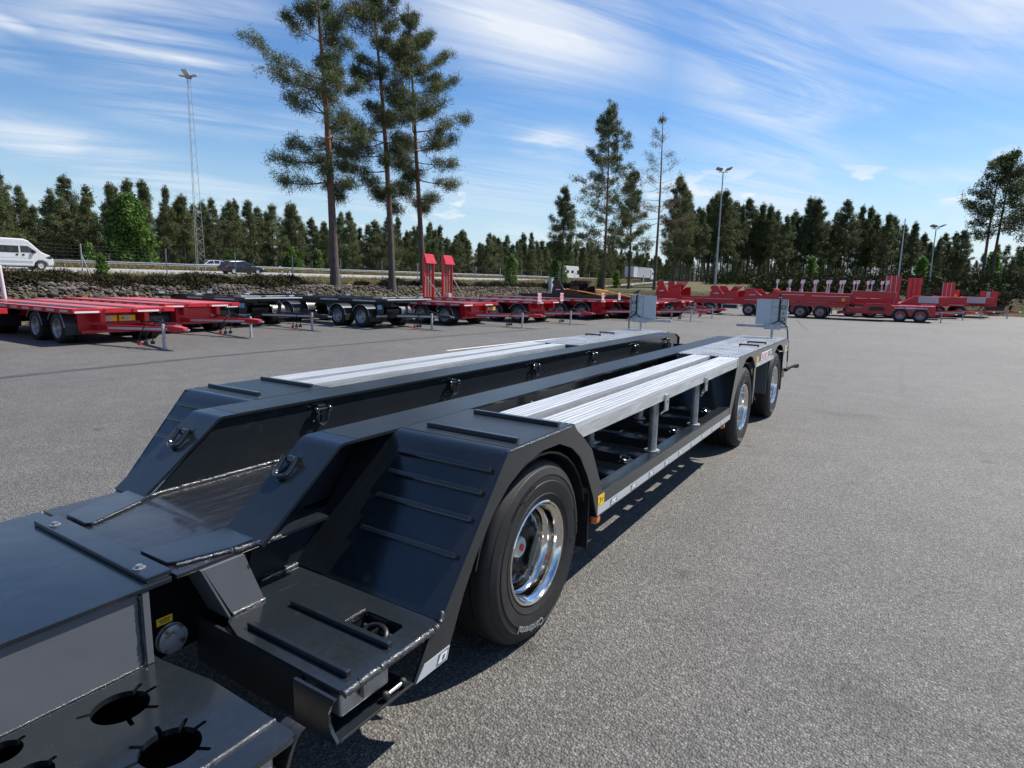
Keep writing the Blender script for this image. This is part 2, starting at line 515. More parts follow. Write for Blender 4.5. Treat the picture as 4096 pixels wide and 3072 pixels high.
class MB:
    def __init__(s):
        s.v, s.f = [], []
    def add(s, vs, fs):
        o = len(s.v)
        s.v += [tuple(p) for p in vs]
        s.f += [tuple(i + o for i in f) for f in fs]
        return s
    def box(s, x0, x1, y0, y1, z0, z1):
        return s.add([(x0, y0, z0), (x1, y0, z0), (x1, y1, z0), (x0, y1, z0), (x0, y0, z1), (x1, y0, z1), (x1, y1, z1), (x0, y1, z1)],
                     [(0, 3, 2, 1), (4, 5, 6, 7), (0, 1, 5, 4), (1, 2, 6, 5), (2, 3, 7, 6), (3, 0, 4, 7)])
    def hexa(s, p):
        return s.add(p, [(0, 3, 2, 1), (4, 5, 6, 7), (0, 1, 5, 4), (1, 2, 6, 5), (2, 3, 7, 6), (3, 0, 4, 7)])
    def prism(s, poly, axis, a, b):
        n = len(poly)
        def P(q, t):
            return {'x': (t, q[0], q[1]), 'y': (q[0], t, q[1]), 'z': (q[0], q[1], t)}[axis]
        vs = [P(q, a) for q in poly] + [P(q, b) for q in poly]
        fs = [tuple(range(n)), tuple(range(2 * n - 1, n - 1, -1))]
        fs += [(i, (i + 1) % n, n + (i + 1) % n, n + i) for i in range(n)]
        return s.add(vs, fs)
    def tube(s, pts, r, n=8, closed=False, cap=True):
        pts = [Vector(p) for p in pts]
        m = len(pts)
        rs = r if isinstance(r, (list, tuple)) else [r] * m
        ref = None
        vs = []
        for i, p in enumerate(pts):
            if closed:
                t = pts[(i + 1) % m] - pts[i - 1]
            else:
                t = pts[min(i + 1, m - 1)] - pts[max(i - 1, 0)]
            t.normalize()
            if ref is None:
                ref = Vector((0, 0, 1)) if abs(t.z) < 0.9 else Vector((1, 0, 0))
            u = (ref - t * ref.dot(t)).normalized()
            w = t.cross(u)
            ref = u
            for k in range(n):
                a = 2 * math.pi * k / n
                vs.append(p + (u * math.cos(a) + w * math.sin(a)) * rs[i])
        fs = []
        for i in range(m if closed else m - 1):
            j = (i + 1) % m
            for k in range(n):
                l = (k + 1) % n
                fs.append((i * n + k, i * n + l, j * n + l, j * n + k))
        if cap and not closed:
            fs += [tuple(range(n))[::-1], tuple((m - 1) * n + k for k in range(n))]
        return s.add(vs, fs)
    def cyl(s, p0, p1, r, n=16, r1=None):
        return s.tube([p0, p1], [r, r if r1 is None else r1], n)
    def lathe(s, prof, c, axis='y', n=48, flat=None):
        """revolve (radius, offset) about an axis through c; flat = lowest local z allowed"""
        vs = []
        m = len(prof)
        for k in range(n):
            a = 2 * math.pi * k / n
            for r, h in prof:
                p, q = r * math.cos(a), r * math.sin(a)
                if flat is not None and q < flat:
                    q = flat
                vs.append({'y': (c[0] + p, c[1] + h, c[2] + q), 'z': (c[0] + p, c[1] + q, c[2] + h), 'x': (c[0] + h, c[1] + p, c[2] + q)}[axis])
        fs = []
        for k in range(n):
            l = (k + 1) % n
            for j in range(m - 1):
                fs.append((k * m + j, k * m + j + 1, l * m + j + 1, l * m + j))
        return s.add(vs, fs)
    def mesh(s, name, mat, smooth=False, angle=35, fix=True):
        me = bpy.data.meshes.new(name)
        me.from_pydata(s.v, [], s.f)
        if fix:
            bm = bmesh.new()
            bm.from_mesh(me)
            bmesh.ops.recalc_face_normals(bm, faces=bm.faces)
            bm.to_mesh(me)
            bm.free()
        if mat:
            me.materials.append(M(mat))
        if smooth:
            me.polygons.foreach_set('use_smooth', [True] * len(me.polygons))
            me.set_sharp_from_angle(angle=rad(angle))
        return me
    def build(s, name, mat, parent=None, smooth=False, bevel=0.0, angle=35):
        o = link(name, s.mesh(name, mat, smooth, angle), None, parent)
        if bevel:
            b = o.modifiers.new('bevel', 'BEVEL')
            b.width = bevel
            b.segments = 2
            b.limit_method = 'ANGLE'
            b.angle_limit = rad(40)
            b.harden_normals = False
        return o

def plate(outer, holes, z0, z1, name, mat, parent):
    """flat plate with cut-outs, outline in x, y"""
    cu = bpy.data.curves.new(name, 'CURVE')
    cu.dimensions = '2D'
    cu.fill_mode = 'BOTH'
    cu.extrude = (z1 - z0) / 2
    for ring in [outer] + holes:
        sp = cu.splines.new('POLY')
        sp.points.add(len(ring) - 1)
        for p, q in zip(sp.points, ring):
            p.co = (q[0], q[1], 0, 1)
        sp.use_cyclic_u = True
    t = bpy.data.objects.new('tmp', cu)
    COL.objects.link(t)
    dg = bpy.context.evaluated_depsgraph_get()
    me = bpy.data.meshes.new_from_object(t.evaluated_get(dg))
    bpy.data.objects.remove(t)
    bpy.data.curves.remove(cu)
    me.name = name
    me.transform(Matrix.Translation((0, 0, (z0 + z1) / 2)))
    me.materials.clear()
    me.materials.append(M(mat))
    return link(name, me, None, parent)

def text_verts(s, size, extrude=0.001, bold=0.0):
    cu = bpy.data.curves.new('txt', 'FONT')
    cu.body = s
    cu.size = size
    cu.extrude = extrude
    cu.offset = bold
    cu.align_x = 'CENTER'
    cu.resolution_u = 3
    t = bpy.data.objects.new('tmp', cu)
    COL.objects.link(t)
    dg = bpy.context.evaluated_depsgraph_get()
    me = bpy.data.meshes.new_from_object(t.evaluated_get(dg))
    bpy.data.objects.remove(t)
    bpy.data.curves.remove(cu)
    v = [tuple(p.co) for p in me.vertices]
    f = [tuple(p.vertices) for p in me.polygons]
    bpy.data.meshes.remove(me)
    return v, f
def flat_text(name, s, size, mat, parent, fn, bold=0.0):
    """lay lettering on a surface; fn maps (along, up, out) to a point"""
    v, f = text_verts(s, size, 0.0008, bold)
    b = MB()
    b.add([fn(*p) for p in v], f)
    return b.build(name, mat, parent)

# ------------------------------------------------------------------ setting
def sstep(t):
    t = min(max(t, 0.0), 1.0)
    return t * t * (3 - 2 * t)
def lin(t):
    return min(max(t, 0.0), 1.0)
def zt(x, y):
    d = max(y - 26, x - 61)
    return 1.40 * sstep(d / 2.2) + 0.40 * lin((d - 10) / 24) + 0.55 * lin((d - 34) / 11.5) + 0.0035 * min(max(x, -50), 220) * sstep((d - 12) / 22)

def setting():
    random.seed(4)
    xs = sorted(set([-900, -500, -300] + list(range(-200, 60, 10)) + [59, 60, 61, 61.5, 62, 62.5, 63, 63.5, 64, 66, 70, 74, 78, 82, 86, 90, 95, 100] + list(range(110, 260, 10)) + [300, 400, 600, 1000, 1800, 3000]))
    ys = sorted(set([-2500, -1200, -600, -300, -200, -150] + list(range(-100, 20, 10)) + [20, 24, 25, 26, 26.5, 27, 27.5, 28, 28.5, 30, 32, 34, 36, 38, 40, 42, 44, 46, 48, 50, 52, 54, 56, 58, 60, 62, 64, 66, 68, 70, 71.5, 74, 78, 84, 92, 100, 120, 150, 200, 300, 500, 900, 1800, 3000]))
    V = [(x, y, zt(x, y) - 0.004 + (0.0 if x > -400 else 0)) for x in xs for y in ys]
    ny = len(ys)
    F = [(i * ny + j, (i + 1) * ny + j, (i + 1) * ny + j + 1, i * ny + j + 1) for i in range(len(xs) - 1) for j in range(ny - 1)]
    me = raw_mesh('terrain', V, F, 'terrain')
    me.polygons.foreach_set('use_smooth', [True] * len(me.polygons))
    tag(link('terrain', me), 'rough grass and moss ground rising behind the yard to the motorway', 'terrain', kind='structure')
    # yard
    b = MB()
    b.add([(-300, -400, 0), (61.05, -400, 0), (61.05, 26.05, 0), (-300, 26.05, 0)], [(0, 1, 2, 3)])
    tag(b.build('asphalt_yard', 'asphalt'), 'wide grey asphalt yard of coarse worn aggregate', 'yard', kind='structure')
    # dark tar seam and painted line in front of the parked row
    def strip(name, pts, w, z, mat, lab):
        b = MB()
        L_, R_ = [], []
        for i, p in enumerate(pts):
            a, c = pts[max(i - 1, 0)], pts[min(i + 1, len(pts) - 1)]
            t = Vector((c[0] - a[0], c[1] - a[1])).normalized()
            nn = Vector((-t.y, t.x)) * w / 2
            L_.append((p[0] + nn.x, p[1] + nn.y, z))
            R_.append((p[0] - nn.x, p[1] - nn.y, z))
        n = len(pts)
        b.add(L_ + R_, [(i, i + 1, n + i + 1, n + i) for i in range(n - 1)])
        return tag(b.build(name, mat), lab, 'road marking', kind='structure')
    seam = [(-2, 12.4), (2, 12.75), (5, 13.0), (8, 13.1), (11, 13.0), (14, 12.9), (17.5, 12.6), (22, 12.1)]
    strip('tar_seam', seam, 0.22, 0.004, 'tar_seam', 'long dark tar seam across the asphalt before the parked trailers')
    strip('painted_line', [(12.6, 9.98), (16, 9.7), (19.5, 9.45)], 0.11, 0.004, 'road_paint', 'short white painted line on the asphalt beyond the dark trailer')
    strip('paving_joint', [(29.6, 3.4), (33.2, 4.1), (39.5, 5.2)], 0.06, 0.004, 'tar_seam', 'thin paving joint crossing the open asphalt toward the red trailers')
    # roads
    def road(name, y0, y1, mat, lab, lift):
        xx = list(range(-250, 420, 10)) + [500, 800, 1500]
        b = MB()
        n = len(xx)
        b.add([(x, y0, zt(x, y0) + lift) for x in xx] + [(x, y1, zt(x, y1) + lift) for x in xx],
              [(i, i + 1, n + i + 1, n + i) for i in range(n - 1)])
        tag(b.build(name, mat), lab, 'road', kind='structure')
    road('side_road', 33.6, 36.6, 'road_surface', 'narrow pale side road behind the stone bank', 0.03)
    road('motorway_carriageway', 60.4, 71.0, 'road_surface', 'pale near carriageway of the motorway below the crash barrier', 0.03)
    road('motorway_carriageway', 74.4, 81.0, 'road_surface', 'pale far carriageway of the motorway under the forest edge', 0.03)
    b = MB()
    xx = list(range(-250, 420, 10)) + [500, 800]
    for y in (60.9, 70.4):
        n = len(xx)
        b.add([(x, y, zt(x, y) + 0.040) for x in xx] + [(x, y + 0.18, zt(x, y + 0.18) + 0.040) for x in xx], [(i, i + 1, n + i + 1, n + i) for i in range(n - 1)])
    tag(b.build('edge_line', 'road_paint'), 'white edge lines painted along the motorway', 'road marking', kind='structure')
    # heaped stones of the bank
    rng = np.random.default_rng(7)
    ico = [(0, 0, 1), (0.89, 0, 0.45), (0.28, 0.85, 0.45), (-0.72, 0.53, 0.45), (-0.72, -0.53, 0.45), (0.28, -0.85, 0.45), (0.72, 0.53, -0.45), (-0.28, 0.85, -0.45), (-0.89, 0, -0.45), (-0.28, -0.85, -0.45), (0.72, -0.53, -0.45), (0, 0, -1)]
    icf = [(0, 1, 2), (0, 2, 3), (0, 3, 4), (0, 4, 5), (0, 5, 1), (1, 6, 2), (2, 7, 3), (3, 8, 4), (4, 9, 5), (5, 10, 1), (6, 7, 2), (7, 8, 3), (8, 9, 4), (9, 10, 5), (10, 6, 1), (6, 11, 7), (7, 11, 8), (8, 11, 9), (9, 11, 10), (10, 11, 6)]
    ico = np.array(ico); icf = np.array(icf)
    cs = []
    for k in range(15000):
        x = rng.uniform(-8, 50) if k % 4 else rng.uniform(2, 26)
        cs.append((x, 25.6 + 2.7 * rng.random() ** 0.9, 1.0))
    for k in range(700):
        cs.append((61.0 + 2.2 * rng.random(), rng.uniform(-45, 10), 1.15))
    vs, fs = [], []
    for i, (x, y, k) in enumerate(cs):
        s = rng.uniform(0.03, 0.085) * (1.0 + 0.8 * (rng.random() < 0.10)) * k
        sc = np.array([s * rng.uniform(0.8, 1.5), s * rng.uniform(0.7, 1.2), s * rng.uniform(0.45, 0.9)])
        p = ico * sc * rng.uniform(0.55, 1.30, (12, 1))
        a = rng.uniform(0, 6.28)
        ca, sa = math.cos(a), math.sin(a)
        p = np.stack([p[:, 0] * ca - p[:, 1] * sa, p[:, 0] * sa + p[:, 1] * ca, p[:, 2]], 1)
        p += np.array([x, y, zt(x, y) + s * 0.3])
        vs.append(p)
        fs.append(icf + 12 * i)
    me = raw_mesh('stone_bank', np.concatenate(vs), np.concatenate(fs), 'stone')
    tag(link('stone_bank', me), 'heaped rubble stones covering the bank at the edge of the yard', 'stones', kind='stuff')
setting()

# ------------------------------------------------------------------ vegetation
def quat_dirs(rng, n, up=0.25):
    d = rng.normal(size=(n, 3))
    d[:, 2] += up
    d /= np.linalg.norm(d, axis=1)[:, None]
    return d
def leaf_tris(rng, c, per, length, width, up=0.3, spread=0.25):
    """blade triangles bristling from every clump centre"""
    n = len(c)
    cc = np.repeat(c, per, axis=0)
    d = quat_dirs(rng, n * per, up)
    s = np.cross(d, quat_dirs(rng, n * per, 0.0))
    s /= np.maximum(np.linalg.norm(s, axis=1)[:, None], 1e-6)
    base = cc + rng.normal(size=cc.shape) * spread
    ln = length * rng.uniform(0.6, 1.25, (n * per, 1))
    w = width * rng.uniform(0.7, 1.2, (n * per, 1))
    a = base - d * ln * 0.35 - s * w * 0.5
    b = base - d * ln * 0.35 + s * w * 0.5
    t = base + d * ln * 0.65
    V = np.stack([a, b, t], 1).reshape(-1, 3)
    F = np.arange(len(V)).reshape(-1, 3)
    return V, F
def limb_tubes(mb, pts, r0, r1, n=5):
    m = len(pts)
    mb.tube(pts, [r0 + (r1 - r0) * i / (m - 1) for i in range(m)], n, cap=False)

def pine_mesh(seed, H, base, spread, limbs, subs, clumps, per, ln, wd, r0, lean=(0, 0), sparse=1.0, top=0.45, mat='pine_needles', sag=0.12, blobs=0.12, bias=(0.0, 0.0), vary=(0.55, 1.18), whorl=0.0):
    rng = np.random.default_rng(seed)
    mb = MB()
    # trunk
    n = 14
    ph = rng.uniform(0, 6.28)
    def axis(t):
        return np.array([lean[0] * t ** 1.3 + 0.012 * H * math.sin(3.2 * t + ph) * t, lean[1] * t ** 1.3 + 0.012 * H * math.cos(2.7 * t + ph) * t, H * t])
    pts = [axis(i / n) for i in range(n + 1)]
    pts[0][2] = -0.25
    rs = [r0 * (1.35 if i == 0 else 1.0) * (1 - 0.93 * (i / n) ** 1.1) + 0.012 for i in range(n + 1)]
    mb.tube([tuple(p) for p in pts], rs, 9, cap=False)
    cent = []
    for k in range(limbs):
        t = base + (0.985 - base) * ((k + rng.random()) / limbs) ** 0.92
        if whorl:
            nw = max(4, int(H * (1 - base) / whorl))
            t = base + (0.97 - base) * ((int((t - base) / (0.985 - base) * nw) + 0.22 * rng.random()) / nw)
        q = (t - base) / (1 - base)
        prof = (0.55 + 0.45 * math.sin(min(q / 0.42, 1.0) * math.pi / 2)) * (0.03 + 0.97 * (1 - max(q - top, 0) / (1 - top)) ** 0.95)
        az = k * 2.39996 + rng.normal() * 0.5
        Ln = spread * prof * rng.uniform(*vary) * (1 + bias[0] * math.cos(az - bias[1]))
        el = rad(-8 + 52 * q + rng.normal() * 8)
        p0 = axis(t)
        dirv = np.array([math.cos(az) * math.cos(el), math.sin(az) * math.cos(el), math.sin(el)])
        side = np.array([-math.sin(az), math.cos(az), 0])
        lp = []
        for j in range(6):
            s = j / 5
            lp.append(p0 + dirv * Ln * s + np.array([0, 0, Ln * (sag * 1.4 * s * s - sag * s)]) + side * Ln * 0.10 * math.sin(2.5 * s + ph + k))
        rr = max(0.012, r0 * 0.26 * (1 - 0.75 * t) * (Ln / spread + 0.3))
        limb_tubes(mb, [tuple(p) for p in lp], rr, 0.007, 5)
        if rng.random() > sparse:
            continue
        ns = max(2, int(subs * (0.5 + 0.6 * Ln / spread)))
        for b in range(ns):
            s = 0.34 + 0.66 * (b + rng.random() * 0.8) / ns
            j = min(int(s * 5), 4)
            p = lp[j] + (lp[j + 1] - lp[j]) * (s * 5 - j)
            sgn = 1 if b % 2 else -1
            sd = dirv * rng.uniform(0.35, 0.8) + side * sgn * rng.uniform(0.5, 1.0) + np.array([0, 0, rng.uniform(-0.12, 0.4)])
            sd /= np.linalg.norm(sd)
            sl = Ln * rng.uniform(0.16, 0.36) * (1.25 - 0.5 * s) + 0.10
            e = p + sd * sl
            limb_tubes(mb, [tuple(p), tuple((p + e) / 2 + np.array([0, 0, -0.03 * sl])), tuple(e)], 0.35 * rr + 0.004, 0.004, 3)
            for c in range(clumps):
                u = 0.25 + 0.85 * (c + rng.random()) / clumps
                cent.append(p + sd * sl * u + rng.normal(size=3) * blobs * (0.3 + 0.7 * min(1.0, 1.6 * (1 - q))))
        for c in range(clumps):
            cent.append(lp[5] + rng.normal(size=3) * blobs * 1.2 * (0.3 + 0.7 * min(1.0, 1.6 * (1 - q))))
    tip = axis(1.0)
    for c in range(6):
        cent.append(tip + np.array([0, 0, -0.06 * H * rng.random()]) + rng.normal(size=3) * 0.1)
    cent = np.array(cent)
    V, F = leaf_tris(rng, cent, per, ln, wd, 0.35, blobs)
    tm = mb.mesh('trunk', 'pine_bark', True, 60, fix=False)
    cm = raw_mesh('crown', V, F, mat)
    return tm, cm

def bush_mesh(seed, H, R, n, per, ln, wd, mat, stem=0.05, taper=0.5):
    rng = np.random.default_rng(seed)
    mb = MB()
    cent = []
    nl = 9
    for k in range(nl):
        az = k * 2.4 + rng.normal() * 0.3
        t = rng.uniform(0.5, 1.0)
        e = np.array([math.cos(az) * R * (1 - taper * t) * rng.uniform(0.3, 0.9), math.sin(az) * R * (1 - taper * t) * rng.uniform(0.3, 0.9), H * t])
        mb.tube([(0, 0, -0.1), tuple(e * np.array([0.35, 0.35, 0.45])), tuple(e)], [stem, stem * 0.6, stem * 0.15], 5, cap=False)
    for k in range(n):
        t = rng.uniform(0.06, 1.0)
        az = rng.uniform(0, 6.283)
        lob = 0.75 + 0.25 * math.sin(az * 3 + t * 7 + seed) + 0.15 * math.sin(az * 7 - t * 11)
        r = R * lob * math.sqrt(max(0.0, 1 - (t - 0.35) ** 2 / 0.43)) * (1 - taper * 0.4 * t) * rng.uniform(0.35, 1.0) ** 0.5
        cent.append((math.cos(az) * r, math.sin(az) * r, H * t))
    V, F = leaf_tris(rng, np.array(cent), per, ln, wd, 0.2, ln * 0.5)
    return mb.mesh('stem', 'pine_bark', True, 60, fix=False), raw_mesh('foliage', V, F, mat)

def plant(name, meshes, loc, label, cat, rz=0.0, sc=1.0, group=None, parts=('trunk', 'crown'), slim=1.0):
    o = empty(name, loc, rz)
    o.scale = (sc * slim, sc * slim, sc)
    for nm, me in zip(parts, meshes):
        link(nm, me, None, o)
    tag(o, label, cat, group)
    return o

def vegetation():
    def g(x, y):
        return (x, y, zt(x, y) - 0.05)
    L = (-0.533, 0.846)
    # the three tall pines on the bank
    big = [((25.2, 28.3), 18.0, 11, 0.8, 0.25, 3.1, (0.38, 2.1), 'tallest thick-trunked pine at the head of the stone bank beside the motorway'),
           ((29.4, 27.75), 18.4, 12, 1.0, 0.21, 2.8, (0.12, 2.1), 'tall slender pine standing middle of three on the stone bank'),
           ((33.1, 28.3), 18.2, 13, 1.1, 0.19, 2.7, (0.30, -1.0), 'tall thin-crowned pine of three on the bank, behind upright red ramps')]
    for (x, y), H, sd, ln, r, sp, bi, lab in big:
        me = pine_mesh(sd, H, 0.29, sp, 44, 6, 8, 30, 0.26, 0.030, r, (L[0] * ln, L[1] * ln), 0.90, 0.62, blobs=0.150, bias=bi, vary=(0.35, 1.2), sag=0.16, whorl=0.62)
        plant('pine_tree', me, g(x, y), lab, 'tree', group='tall pines on the stone bank')
    # lone pines at the corner of the yard
    mid = [((71.9, 37.9), 12.9, 21, 0.30, 2.3, 52, 0.95, 'pine_needles', 'small dense pine left of the tallest lone pine behind black cradle trailer', 0.30),
           ((62.6, 27.95), 19.6, 22, 0.20, 4.3, 76, 0.92, 'pine_needles', 'tall lone pine with a full open crown, behind the striped marker boards', 0.30),
           ((71.7, 28.6), 14.3, 23, 0.25, 2.7, 50, 0.85, 'pine_needles', 'slim pine growing between the tall lone pine and the dying pine', 0.25),
           ((64.7, 22.9), 18.2, 24, 0.28, 3.9, 56, 0.62, 'old_needles', 'tall dying pine with thin brownish crown and bare twigs', 0.2),
           ((83.7, 26.9), 14.9, 25, 0.26, 2.9, 60, 0.95, 'pine_needles', 'bushy pine right behind the dying pine by the floodlight post', 0.3)]
    for (x, y), H, sd, base, sp, nl, sparse, mat, lab, top in mid:
        thin = mat == 'old_needles'
        me = pine_mesh(sd, H, base, sp, nl, 6, 4, 8 if thin else 20, 0.34, 0.030 if thin else 0.055, 0.15, (0.2, 0.1), sparse, top, mat, blobs=0.15, vary=(0.45, 1.2), sag=0.2, whorl=0.6)
        plant('pine_tree', me, g(x, y), lab, 'tree', group='lone pines at the yard corner')
    for (x, y), H, sd, lab in (((120.1, -9.9), 19.3, 31, 'tall twin pine with bare lower trunk beyond the far red trailers, slightly shorter'),
                               ((121.2, -11.1), 20.0, 32, 'tallest of the twin pines rising beyond the far red trailers'),
                               ((102.5, -13.9), 14.5, 33, 'pine with drooping limbs right of the twin pines')):
        me = pine_mesh(sd, H, 0.40, 4.4, 34, 6, 3, 12, 0.55, 0.13, 0.24, (0.6, -0.3), 0.95, 0.55, blobs=0.26)
        plant('pine_tree', me, g(x, y), lab, 'tree')
    # forest: a few shapes, many trees
    rng = np.random.default_rng(5)
    full = [pine_mesh(50 + i, 11.5, (0.05, 0.10, 0.16)[i % 3], 2.7 - 0.3 * (i % 2), 62, 5, 4, 12, 0.38, 0.058, 0.15, (0.3, 0.2), 1.0, 0.15, blobs=0.15, sag=0.2, vary=(0.35, 1.2), whorl=0.72) for i in range(6)]
    tall = [pine_mesh(60 + i, 16.0, (0.36, 0.26, 0.42)[i % 3], 2.7, 56, 5, 4, 12, 0.42, 0.070, 0.15, (0.2, 0.2), 1.0, 0.22, blobs=0.17, vary=(0.35, 1.2), whorl=0.7) for i in range(5)]
    cnt = 0
    xs = -30.0
    labf = 'dark pine of the forest edge beyond the motorway'
    spots = []
    # forest edge front row (measured tops where the photograph shows them)
    for x, y, H in ((29.5, 88, 9.6), (32.5, 91, 10.4), (35.5, 88.5, 9.2), (37.4, 86, 9.4), (42.5, 85.8, 12.4), (45.5, 83, 11.7), (48.0, 83.5, 10.8), (52.2, 83, 10.8), (55.2, 83, 10.8), (58.5, 83.5, 10.4), (62.5, 84, 11.3), (66.5, 83.5, 11.6)):
        spots.append((x, y, H))
    for row, (y0, step, h0) in enumerate(((83.5, 3.7, 10.8), (88.0, 3.6, 11.2), (93.5, 3.8, 11.6))):
        x = 20 if row else 70
        while x < 300:
            spots.append((x + rng.uniform(-1, 1), y0 + rng.uniform(-1.3, 1.3) + (0.06 * max(0, x - 120)), h0 * rng.uniform(0.66, 1.16) * (1.0 if x < 150 else 1.15)))
            x += step * (1.0 if x < 130 else 1.45) * rng.uniform(0.75, 1.25)
    for x, y, H in spots:
        me = full[int(rng.integers(6))]
        plant('pine_tree', me, g(x, y), labf, 'tree', rng.uniform(0, 6.28), 0.95 * H / 11.5, 'pines of the forest edge beyond the motorway', slim=rng.uniform(0.75, 1.30))
    # grove on the near side of the motorway
    labg = 'straight pine of the grove behind the red trailers, bare-trunked below'
    for k in range(78):
        t = (k + rng.random()) / 78
        az = rad(18.0 - 21.5 * t)
        d = 112 + 66 * t + rng.uniform(-2, 30) * (1.0 if t > 0.25 else 0.8)
        x, y = d * math.cos(az), d * math.sin(az)
        H = (16.2 + 1.4 * math.sin(t * 3.0)) * rng.uniform(0.76, 1.08) * (1.0 if t < 0.85 else 0.82)
        plant('pine_tree', tall[int(rng.integers(5))], g(x, y), labg, 'tree', rng.uniform(0, 6.28), H / 16.0, 'pines of the grove behind the red trailers', slim=rng.uniform(0.8, 1.15))
    for x, y, H in ((150, -18, 8), (156, -22, 10), (163, -27, 9), (148, -25, 11), (170, -24, 10), (187, -12, 7), (182, -9.5, 8.5), (140, -22, 9.5), (134, -24, 10.5), (128, -23.5, 9)):
        plant('pine_tree', full[int(rng.integers(6))], g(x, y), 'low dark pine at the far end of the yard beyond the twin pines', 'tree', rng.uniform(0, 6.28), H / 11.5, 'low pines at the far end of the yard')
    # deeper woodland that reads as one mass
    sel = full[0][1]
    src = np.empty(len(sel.vertices) * 3, dtype=np.float32)
    sel.vertices.foreach_get('co', src)
    src = src.reshape(-1, 3, 3)
    src = src[::5]
    Vs = []
    def mass(x, y, H):
        a = rng.uniform(0, 6.28)
        c, s = math.cos(a), math.sin(a)
        p = src * (H / 11.5)
        p = (p - p.mean(1, keepdims=True)) * 1.9 + p.mean(1, keepdims=True)
        q = np.stack([p[..., 0] * c - p[..., 1] * s + x, p[..., 0] * s + p[..., 1] * c + y, p[..., 2] + zt(x, y)], -1)
        Vs.append(q.reshape(-1, 3))
    for k in range(260):
        x = rng.uniform(10, 420)
        mass(x, rng.uniform(98, 135) + max(0, x - 150) * 0.1, rng.uniform(9, 12.5))
    for k in range(210):
        az = rad(rng.uniform(-26, 18.5))
        d = rng.uniform(200, 300)
        mass(d * math.cos(az), d * math.sin(az), rng.uniform(8, 12))
    V = np.concatenate(Vs)
    tag(link('far_woodland', raw_mesh('far_woodland', V, np.arange(len(V)).reshape(-1, 3), 'pine_needles')), 'dense dark pine woodland closing the view behind the forest edge', 'woodland', kind='stuff')
    # low thicket under the grove and along the forest floor
    c = []
    for k in range(30000):
        az = rad(rng.uniform(-24, 15))
        d = rng.uniform(100, 210) if az > rad(11) else rng.uniform(68, 190)
        c.append((d * math.cos(az), d * math.sin(az), zt(d * math.cos(az), d * math.sin(az)) + 0.9 * rng.random() ** 2))
    for k in range(16000):
        az = rad(rng.uniform(-26, 19))
        d = rng.uniform(205, 290)
        c.append((d * math.cos(az), d * math.sin(az), zt(d * math.cos(az), d * math.sin(az)) + 6.5 * rng.random() ** 1.3))
    for k in range(9000):
        x = rng.uniform(10, 300)
        c.append((x, rng.uniform(97, 108), zt(x, 100) + 4.5 * rng.random() ** 1.5))
    V, F = leaf_tris(rng, np.array(c), 8, 0.50, 0.17, 0.5, 0.45)
    tag(link('undergrowth', raw_mesh('undergrowth', V, F, 'undergrowth')), 'dark green undergrowth beneath the pines', 'undergrowth', kind='stuff')
    # broadleaf trees and bushes
    bm = bush_mesh(71, 9.1, 3.0, 950, 9, 0.46, 0.30, 'birch_leaves', 0.12, 0.55)
    plant('birch_tree', bm, g(40.8, 82.8), 'fresh green birch standing out among the dark pines', 'tree', parts=('trunk', 'crown'))
    bm = bush_mesh(72, 4.0, 1.9, 420, 9, 0.34, 0.24, 'birch_leaves', 0.06, 0.2)
    plant('round_bush', bm, g(64.8, 82.6), 'round green bush under the pines behind the crash barrier', 'bush', parts=('stem', 'foliage'))
    bm = bush_mesh(73, 2.9, 0.75, 190, 8, 0.26, 0.16, 'birch_leaves', 0.03, 0.7)
    for x, y, s, lab in ((57.9, 36.9, 1.15, 'young birch sapling beside the side road left of a delineator post'), (79.5, 42.5, 1.8, 'green sapling in front of the motorhome'), (76.8, 41.5, 1.3, 'small green sapling beside the larger sapling before the motorhome'),
                         (70.0, 82.5, 1.3, 'narrow green sapling behind the crash barrier by the upright ramps'), (36, 82.8, 1.0, 'low green sapling below the birch'), (54.2, 82.8, 1.1, 'low green sapling behind the black estate car'),
                         (73.5, 31.0, 0.75, 'small sapling at the foot of the slim pine'), (67.5, 30.5, 0.65, 'small sapling beside the tall lone pine'), (12.9, 28.7, 0.42, 'tiny bright green sapling at the foot of a fence post'), (118, 14, 1.5, 'green sapling at the foot of the grove'), (128, -2, 1.6, 'pale green sapling behind the far lamp post'), (137, -12.5, 2.0, 'yellow-green sapling left of the twin pines')):
        plant('birch_sapling', bm, g(x, y), lab, 'sapling', rng.uniform(0, 6), s, parts=('stem', 'foliage'))
    # heather shrubs along the crest of the bank
    hm = [bush_mesh(80 + i, 0.40, 0.95, 330, 7, 0.17, 0.05, 'heather', 0.02, 0.1) for i in range(3)]
    k = 0
    for x0, x1, dens in ((-2, 16.8, 0.40), (17.4, 23.5, 0.45), (28.6, 31.5, 1.2), (33, 60, 0.9)):
        x = x0
        while x < x1:
            o = plant('heather_shrub', hm[k % 3], (x, 29.0 + rng.uniform(-0.7, 1.4), 1.36), 'low brown-green heather shrub on the crest of the stone bank', 'shrub', rng.uniform(0, 6), rng.uniform(0.7, 1.12), 'heather shrubs along the bank', ('stem', 'foliage'))
            k += 1
            x += dens * rng.uniform(0.7, 1.3)
    for i in range(26):
        x, y = 62.4 + rng.uniform(0, 5), rng.uniform(-40, 6)
        plant('heather_shrub', hm[i % 3], (x, y, zt(x, y) - 0.1), 'low brown shrub on the earth bank at the far end of the yard', 'shrub', rng.uniform(0, 6), rng.uniform(0.8, 1.7), 'shrubs on the far earth bank', ('stem', 'foliage'))
    # grass blades
    n = 42000
    x = np.concatenate([rng.uniform(-5, 95, n // 2), rng.uniform(0, 140, n // 2)])
    y = np.concatenate([rng.uniform(31.0, 46, n // 2), rng.uniform(36.8, 60, n // 2)])
    keep = ~((y > 33.5) & (y < 36.7))
    x, y = x[keep], y[keep]
